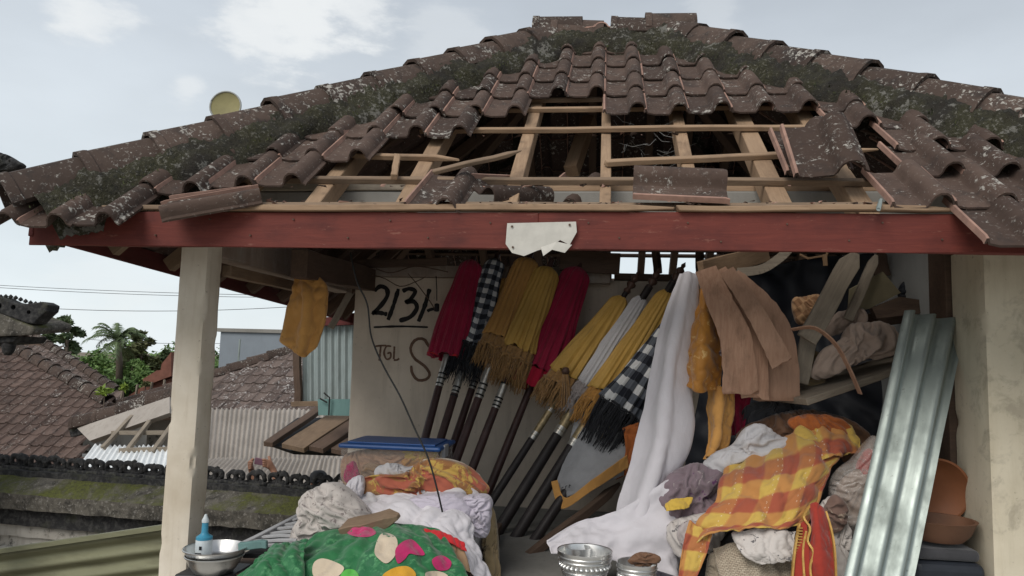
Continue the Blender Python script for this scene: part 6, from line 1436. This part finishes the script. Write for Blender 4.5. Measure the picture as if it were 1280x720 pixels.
mb = MB(); mb.prism([at(178, 474, 13.4), at(196, 463, 13.4), at(214, 462, 13.4), at(214, 470, 13.4), at(182, 482, 13.4)], (0, .5, 0)); mb.build('gable_board', M_RUST, rr_o)
for px in (150, 168, 186, 202): timber('gable_slat', at(px, 506, 13.36), at(px+4, 484-(px-150)*.18, 13.36), .05, .03, M_WOOD_GREY, rr_o)
mb = MB(); mb.prism([at(202, 455, 13.8), at(214, 440, 13.8), at(214, 466, 13.8), at(200, 466, 13.8)], (0, .4, 0)); tag(mb.build('brick_pier', M_RUST), 'small rust red pier beside the left pillar in the distance', 'pier')
# blue grey building
gbx = thing('grey_building', at(330, 440, 28)-V((0, 0, 4)), 'flat blue grey rendered building behind the weathered tiled roof', 'building')
g0, g1 = at(276, 414, 28), at(440, 414, 28); mb = MB(); mb.box(((g0.x+g1.x)/2, 30, (g0.z-1.3)/2), (g1.x-g0.x, 4, g0.z+1.3)); mb.build('wall', M_BLUEGREY, gbx)
mb = MB(); mb.box(((g0.x+g1.x)/2, 30, g0.z+.05), (g1.x-g0.x+.3, 4.2, .14)); mb.build('roof_edge', M_CONC, gbx)
mb = MB(); p = at(300, 424, 24); q = at(297, 466, 24); mb.tube([V((q.x, q.y, -1.3)), q, p], .035, 6); tag(mb.build('thin_pole', M_ZINC), 'thin pale pole standing in front of the blue grey building', 'pole')
# lean-to beside the back wall: corrugated panel, post, teal sheet, plank roof
lt = thing('lean_to', at(405, 520, 7.0)-V((0, 0, 1.5)), 'lean-to with zinc panel and dark post left of the back wall', 'lean-to')
Y0 = 7.4
corrugated('zinc_panel', at(378, 502, Y0), at(446, 502, Y0), at(378, 400, Y0), at(446, 400, Y0), 8, .012, M_ZINC_OLD, parent=lt, nl=4)
timber('post', at(373, 505, Y0-.05), at(371, 425, Y0-.05), .07, .06, M_WOOD_DARK, lt, up=(0, 1, 0))
timber('top_beam', at(362, 403, Y0-.06), at(450, 400, Y0-.06), .06, .09, M_RED_DARK, lt); timber('sill', at(366, 505, Y0-.08), at(446, 503, Y0-.08), .09, .05, M_WOOD_OLD, lt)
mb = MB(); mb.prism([at(397, 499, 6.9), at(446, 499, 6.9), at(446, 520, 6.86), at(398, 519, 6.86)], (0, .03, 0)); mb.build('teal_panel', M_TEAL, lt)
mb = MB(); mb.tube([at(405, 491, 6.85), at(412, 497, 6.85), at(411, 519, 6.83)], .008, 5); mb.tube([at(400, 498, 6.85), at(409, 503, 6.85)], .008, 5); mb.build('wire_tie', M_CABLE, lt)
for i, (a, b, w) in enumerate((((335, 556, 7.0), (402, 510, 8.0), .10), ((366, 560, 6.8), (446, 508, 7.8), .26), ((395, 562, 6.8), (470, 512, 7.8), .16), ((425, 566, 6.8), (500, 516, 7.8), .2))): timber('roof_board', at(*a), at(*b), w, .05, M_WOOD_DARK if i != 1 else M_WOOD_OLD, lt, up=(0, -.5, 1))
mb = MB(); mb.prism([at(330, 552, 7.2), at(372, 522, 8.0), at(446, 522, 8.0), at(446, 566, 7.0), at(362, 563, 7.0)], (0, .1, -.05)); mb.build('roof_underlay', M_BLACK, lt)

# ------------------------------------------------------------------ overhead lines
for i, (a, b, sag_, lab) in enumerate((((-60, 353, 30), (420, 370, 30), .12, 'upper of the two close power lines left of the pillar'), ((-60, 355.5, 30), (420, 372, 30), .16, 'lower of the two close power lines left of the pillar'), ((-20, 380, 26), (480, 374, 26), .35, 'single power line sagging behind the shrine corner'), ((110, 424, 34), (290, 429, 34), .1, 'faint distant wire above the palm tree'))):
    A, B = at(*a), at(*b); mb = MB(); mb.tube([A.lerp(B, t/20)-V((0, 0, sag_*4*(t/20)*(1-t/20))) for t in range(21)], .011, 5); tag(mb.build('power_line', M_CABLE), lab, 'power line')

# ------------------------------------------------------------------ trees
def leaf_cloud(mb, c, r, n, size, rnd, squash=.8, clump=None):
    for _ in range(n):
        while True:
            p = V((rnd.uniform(-1, 1), rnd.uniform(-1, 1), rnd.uniform(-1, 1)))
            if p.length <= 1: break
        p = p*(.55+.45*rnd.random()); q = c+V((p.x*r, p.y*r, p.z*r*squash)); s = size*rnd.uniform(.6, 1.3)
        a = V((rnd.uniform(-1, 1), rnd.uniform(-1, 1), rnd.uniform(-.6, .6))).normalized(); b = a.cross(V((rnd.uniform(-1, 1), rnd.uniform(-1, 1), rnd.uniform(-1, 1)))).normalized()
        mb.add([q-a*s, q+b*s*.4, q+a*s, q-b*s*.4], [(0, 1, 2, 3)])
def tree(label, px, pyb, pyt, Y, wpx, mat, seed, clumps=14, n=210, leaf=.16, airy=1.0, group='trees beyond the roofs', squash=.8):
    rnd = random.Random(seed); top = at(px, pyt, Y); base = V((top.x, Y, -1.3)); H = top.z+1.3; W = wpx*Y/924
    t = thing('leafy_tree', base, label, 'tree', group); bot = at(px, pyb, Y).z
    mb = MB(); mb.tube([base, base+V((.1, 0, H*.4)), base+V((0, .1, H*.7)), base+V((.05, 0, H*.93))], [H*.028, H*.022, H*.013, H*.004], 8)
    cl = []
    for k in range(clumps):
        f = (k+.5)/clumps; z = bot+(top.z-bot)*f; rad = W/2*sqrt(max(.05, 1-(2*f-.9)**2*.85)); a = rnd.uniform(0, 2*pi); q = rnd.uniform(.3, .85)*rad
        c = V((top.x+q*cos(a), Y+q*sin(a), z-.3)); cl.append((c, max(.35, rad*rnd.uniform(.36, .55)*airy)))
        mb.tube([V((top.x, Y, max(z-.9, 0))), c], [H*.008, H*.003], 5)
    mb.build('trunk', M_TRUNK, t, smooth=True)
    mb = MB()
    for c, r in cl: leaf_cloud(mb, c, r, n, leaf, rnd, squash)
    mb.build('crown', mat, t); return t
tree('tall dark layered tree, tallest left of the palm', 86, 470, 390, 40, 46, M_LEAF_DK, 1, 18, 150, .22, .95, squash=.45)
tree('dark feathery tree just left of the pointed tallest one', 60, 470, 404, 42, 40, M_LEAF_DK, 2, 14, 190, .2)
tree('olive leaved tree at the right of the palm crown', 178, 480, 410, 44, 48, M_LEAF_BR, 3, 16, 220, .2)
tree('bright green round bush tree at the palm foot', 120, 492, 440, 36, 62, M_LEAF, 4, 20, 280, .15)
tree('mid green tree right of the bright bush', 165, 498, 446, 38, 66, M_LEAF, 5, 20, 280, .16)
tree('olive tree behind the pale tiled roof ridge', 52, 460, 418, 33, 40, M_LEAF_BR, 6, 14, 200, .15)
tree('dark narrow tree top beside the left pillar', 206, 480, 432, 46, 20, M_LEAF_DK, 7, 8, 100, .2)
tree('green tree half hidden by the left pillar', 226, 490, 442, 40, 50, M_LEAF, 8, 12, 120, .18)
mb = MB(); rnd = random.Random(77)
for i in range(46):
    x = -140+i*12+rnd.uniform(-4, 4); Yt = rnd.uniform(55, 75); c = at(x, rnd.uniform(436, 468), Yt); leaf_cloud(mb, c, rnd.uniform(1.6, 2.8), 240, .26, rnd, .8)
    c.z -= 2.4; leaf_cloud(mb, c, 2.8, 160, .3, rnd, .9)
o = mb.build('far_wood', M_LEAF, None); tag(o, kind='stuff')
# palm
pb = at(147, 425, 38); palm = thing('palm_tree', (pb.x, 38, -1.3), 'coconut palm with drooping fronds above the green trees', 'palm')
mb = MB(); mb.tube([V((pb.x+.4, 38, -1.3)), V((pb.x+.2, 38, pb.z*.5)), pb], [.22, .17, .13], 9); mb.build('trunk', M_TRUNK, palm, smooth=True)
rp_ = random.Random(6)
for k in range(22):
    a = k*2.4+rp_.uniform(-.2, .2); el = rp_.uniform(-.2, 1.35); Lf = rp_.uniform(1.5, 2.1); d = V((cos(a), sin(a), 0)); pts = []
    for i in range(9):
        t = i/8; pts.append(pb+d*(Lf*t*cos(el)*1.0)+V((0, 0, Lf*(t*sin(el)-.75*t*t*(.4+cos(el)*.5)))))
    mb = MB(); mb.tube(pts, [.03-.003*i for i in range(9)], 4)
    for i in range(36):
        t = i/35; p = crom(pts, t); tg = (crom(pts, min(1, t+.03))-crom(pts, max(0, t-.03))).normalized(); s = tg.cross(V((0, 0, 1))).normalized(); w = .42*(1-abs(t-.4)*1.1)
        for sg in (-1, 1): mb.add([p-tg*.03, p+tg*.03, p+s*sg*w+tg*.2-V((0, 0, .10+.15*rp_.random()))], [(0, 1, 2)])
    mb.build('frond', M_PALM, palm)
# plants among the roofs
for (px, py, w, Y, lab, m) in ((131, 489, 22, 11.4, 'yellow green broad leaved creeper on the brown roof end', M_LEAF_YG), (155, 484, 12, 12.6, 'yellow green leaves poking up behind the dark ridge', M_LEAF_YG), (182, 480, 10, 13.2, 'thin leafy sprig in front of the rust red gable', M_LEAF_BR)):
    rnd = random.Random(px); c = at(px, py, Y); t = thing('roof_plant', c-V((0, 0, .3)), lab, 'plant'); mb = MB(); mb.tube([c-V((0, 0, .3)), c], .01, 5); mb.build('stem', M_TRUNK, t)
    mb = MB(); leaf_cloud(mb, c, w*Y/924/2, 60, .06, rnd, .7); mb.build('leaves', m, t)
rnd = random.Random(44); c = at(84, 500, 11.2)
# ------------------------------------------------------------------ person behind the carved wall, phone held up
pY = 8.15
pc = at(397, 588, pY)
def P_(px, py, y=pY): return at(px, py, y)
person = thing('person', (pc.x, pY, -1.3), 'person behind the carved wall in black cap holding up a phone', 'person')
J = {}
hd = V((pc.x+.01, pY, pc.z-.12)); J['pelvis'] = V((pc.x+.05, pY+.05, hd.z-.78)); J['chest'] = V((pc.x+.03, pY+.03, hd.z-.36)); J['neck'] = V((pc.x+.02, pY+.01, hd.z-.16)); J['headb'] = hd+V((0, 0, -.08)); J['head'] = hd+V((0, -.01, .02)); J['headt'] = hd+V((0, 0, .10))
J['shl'] = J['chest']+V((-.19, 0, .10)); J['shr'] = J['chest']+V((.19, 0, .10))
hl, hr = P_(312, 582, pY-.25), P_(336, 580, pY-.22)
J['ell'] = V((J['shl'].x-.22, pY-.22, J['shl'].z-.16)); J['elr'] = V((J['shl'].x+.02, pY-.34, J['shl'].z-.18)); J['wrl'] = hl+V((.02, .02, -.07)); J['wrr'] = hr+V((.05, .02, -.065))
J['hipl'] = J['pelvis']+V((-.10, 0, -.05)); J['hipr'] = J['pelvis']+V((.10, 0, -.05))
for s in 'lr':
    sx = -.12 if s == 'l' else .12; J['kn'+s] = V((J['pelvis'].x+sx, pY-.03, (J['pelvis'].z-1.3)/2)); J['an'+s] = V((J['pelvis'].x+sx, pY+.02, -1.22)); J['to'+s] = J['an'+s]+V((0, -.18, -.04))
E_ = [('pelvis', 'chest'), ('chest', 'neck'), ('neck', 'headb'), ('headb', 'head'), ('head', 'headt'), ('chest', 'shl'), ('chest', 'shr'), ('shl', 'ell'), ('ell', 'wrl'), ('shr', 'elr'), ('elr', 'wrr'), ('pelvis', 'hipl'), ('pelvis', 'hipr'), ('hipl', 'knl'), ('knl', 'anl'), ('anl', 'tol'), ('hipr', 'knr'), ('knr', 'anr'), ('anr', 'tor')]
RD = dict(pelvis=.14, chest=.145, neck=.055, headb=.075, head=.088, headt=.055, shl=.06, shr=.06, ell=.055, elr=.055, wrl=.038, wrr=.038, hipl=.09, hipr=.09, knl=.055, knr=.055, anl=.04, anr=.04, tol=.03, tor=.03)
def hand(prefix, palm, fdirs, thumb, wr):
    J[prefix+'p'] = palm; RD[prefix+'p'] = .042; E_.append((wr, prefix+'p'))
    for i, (k0, k1, k2) in enumerate(fdirs):
        for j, q in enumerate((k0, k1, k2)):
            J[f'{prefix}f{i}{j}'] = q; RD[f'{prefix}f{i}{j}'] = (.017, .0145, .012)[j]; E_.append(((prefix+'p') if j == 0 else f'{prefix}f{i}{j-1}', f'{prefix}f{i}{j}'))
    for j, q in enumerate(thumb): J[f'{prefix}t{j}'] = q; RD[f'{prefix}t{j}'] = (.019, .015)[j]; E_.append(((prefix+'p') if j == 0 else f'{prefix}t{j-1}', f'{prefix}t{j}'))
yl = hl.y; yr = hr.y
hand('L', hl, [[hl+V((.006+.004*i, -.03, .038-.022*i)), hl+V((.035+.002*i, -.05, .048-.022*i)), hl+V((.060-.006*i, -.042, .042-.022*i))] for i in range(4)], [hl+V((.005, .03, .055)), hl+V((.03, .04, .075))], 'wrl')
hand('R', hr, [[hr+V((-.006-.004*i, -.03, .038-.020*i)), hr+V((-.035-.002*i, -.05, .052-.022*i)), hr+V((-.062+.006*i, -.04, .050-.022*i))] for i in range(4)], [hr+V((-.005, .03, .055)), hr+V((-.03, .04, .08))], 'wrr')
names = list(J); me = bpy.data.meshes.new('body'); me.from_pydata([tuple(J[k]-WM[person].translation) for k in names], [(names.index(a), names.index(b)) for a, b in E_], [])
body = link('body', me, person, Matrix.Translation(WM[person].translation)); me.materials.append(M_SKIN)
sk = body.modifiers.new('skin', 'SKIN'); sk.use_smooth_shade = True; sl = me.skin_vertices[0].data
for i, k in enumerate(names): sl[i].radius = (RD[k], RD[k]); sl[i].use_root = (k == 'pelvis')
ss = body.modifiers.new('subd', 'SUBSURF'); ss.levels = 2; ss.render_levels = 2
mb = MB(); c = (hl+hr)/2+V((0, .005, .035)); mb.box(c, (.115, .012, .075), Matrix.Rotation(.12, 3, 'Y')); tag(mb.build('phone', M_PHONE, bevel=.005), 'dark phone held up in both hands above the carved wall', 'phone')
hm = MB(); hm.lathe([(.001, .125), (.05, .118), (.085, .085), (.102, .03), (.105, -.005), (.10, -.008), (.09, .03), (.001, .10)], Matrix.Translation(hd+V((0, .01, .02))) @ Matrix.Diagonal((1, 1.12, .8, 1)), 24, close=False)
hm.prism([hd+V((-.09, -.07, .025)), hd+V((-.07, -.15, .015)), hd+V((0, -.185, .012)), hd+V((.07, -.15, .015)), hd+V((.09, -.07, .025))], (0, .0, .008)); hm.build('cap', M_BLACK, person, smooth=True, angle=40)
mb = MB(); tr = [J['chest']+V((0, 0, .14)), J['chest'], (J['chest']+J['pelvis'])/2, J['pelvis']+V((0, 0, -.05))]; mb.tube(tr, [.10, .20, .19, .18], 14); mb.build('shirt', F_DARKGREY, person, smooth=True)
mb = MB()
for s in 'lr': mb.tube([J['hip'+s]+V((0, 0, .05)), J['kn'+s], J['an'+s]+V((0, 0, .05))], [.115, .085, .07], 12)
mb.build('trousers', F_DARKGREY, person, smooth=True)
mb = MB()
for s in (-1, 1): mb.lathe([(.001, -.01), (.011, -.004), (.012, .004), (.001, .01)], Matrix.Translation(hd+V((s*.033, -.082, .0))) @ Matrix.Rotation(pi/2, 4, 'X'), 8, close=False)
mb.build('eyes', M_BLACK, person); mb = MB(); mb.lathe([(.001, .03), (.012, 0), (.018, -.02), (.001, -.03)], Matrix.Translation(hd+V((0, -.095, -.03))), 8, close=False); mb.build('nose', M_SKIN, person, smooth=True)
mb = MB(); mb.box(hd+V((0, -.088, -.075)), (.045, .012, .010)); mb.build('mouth', M_TERRA2, person, bevel=.003)
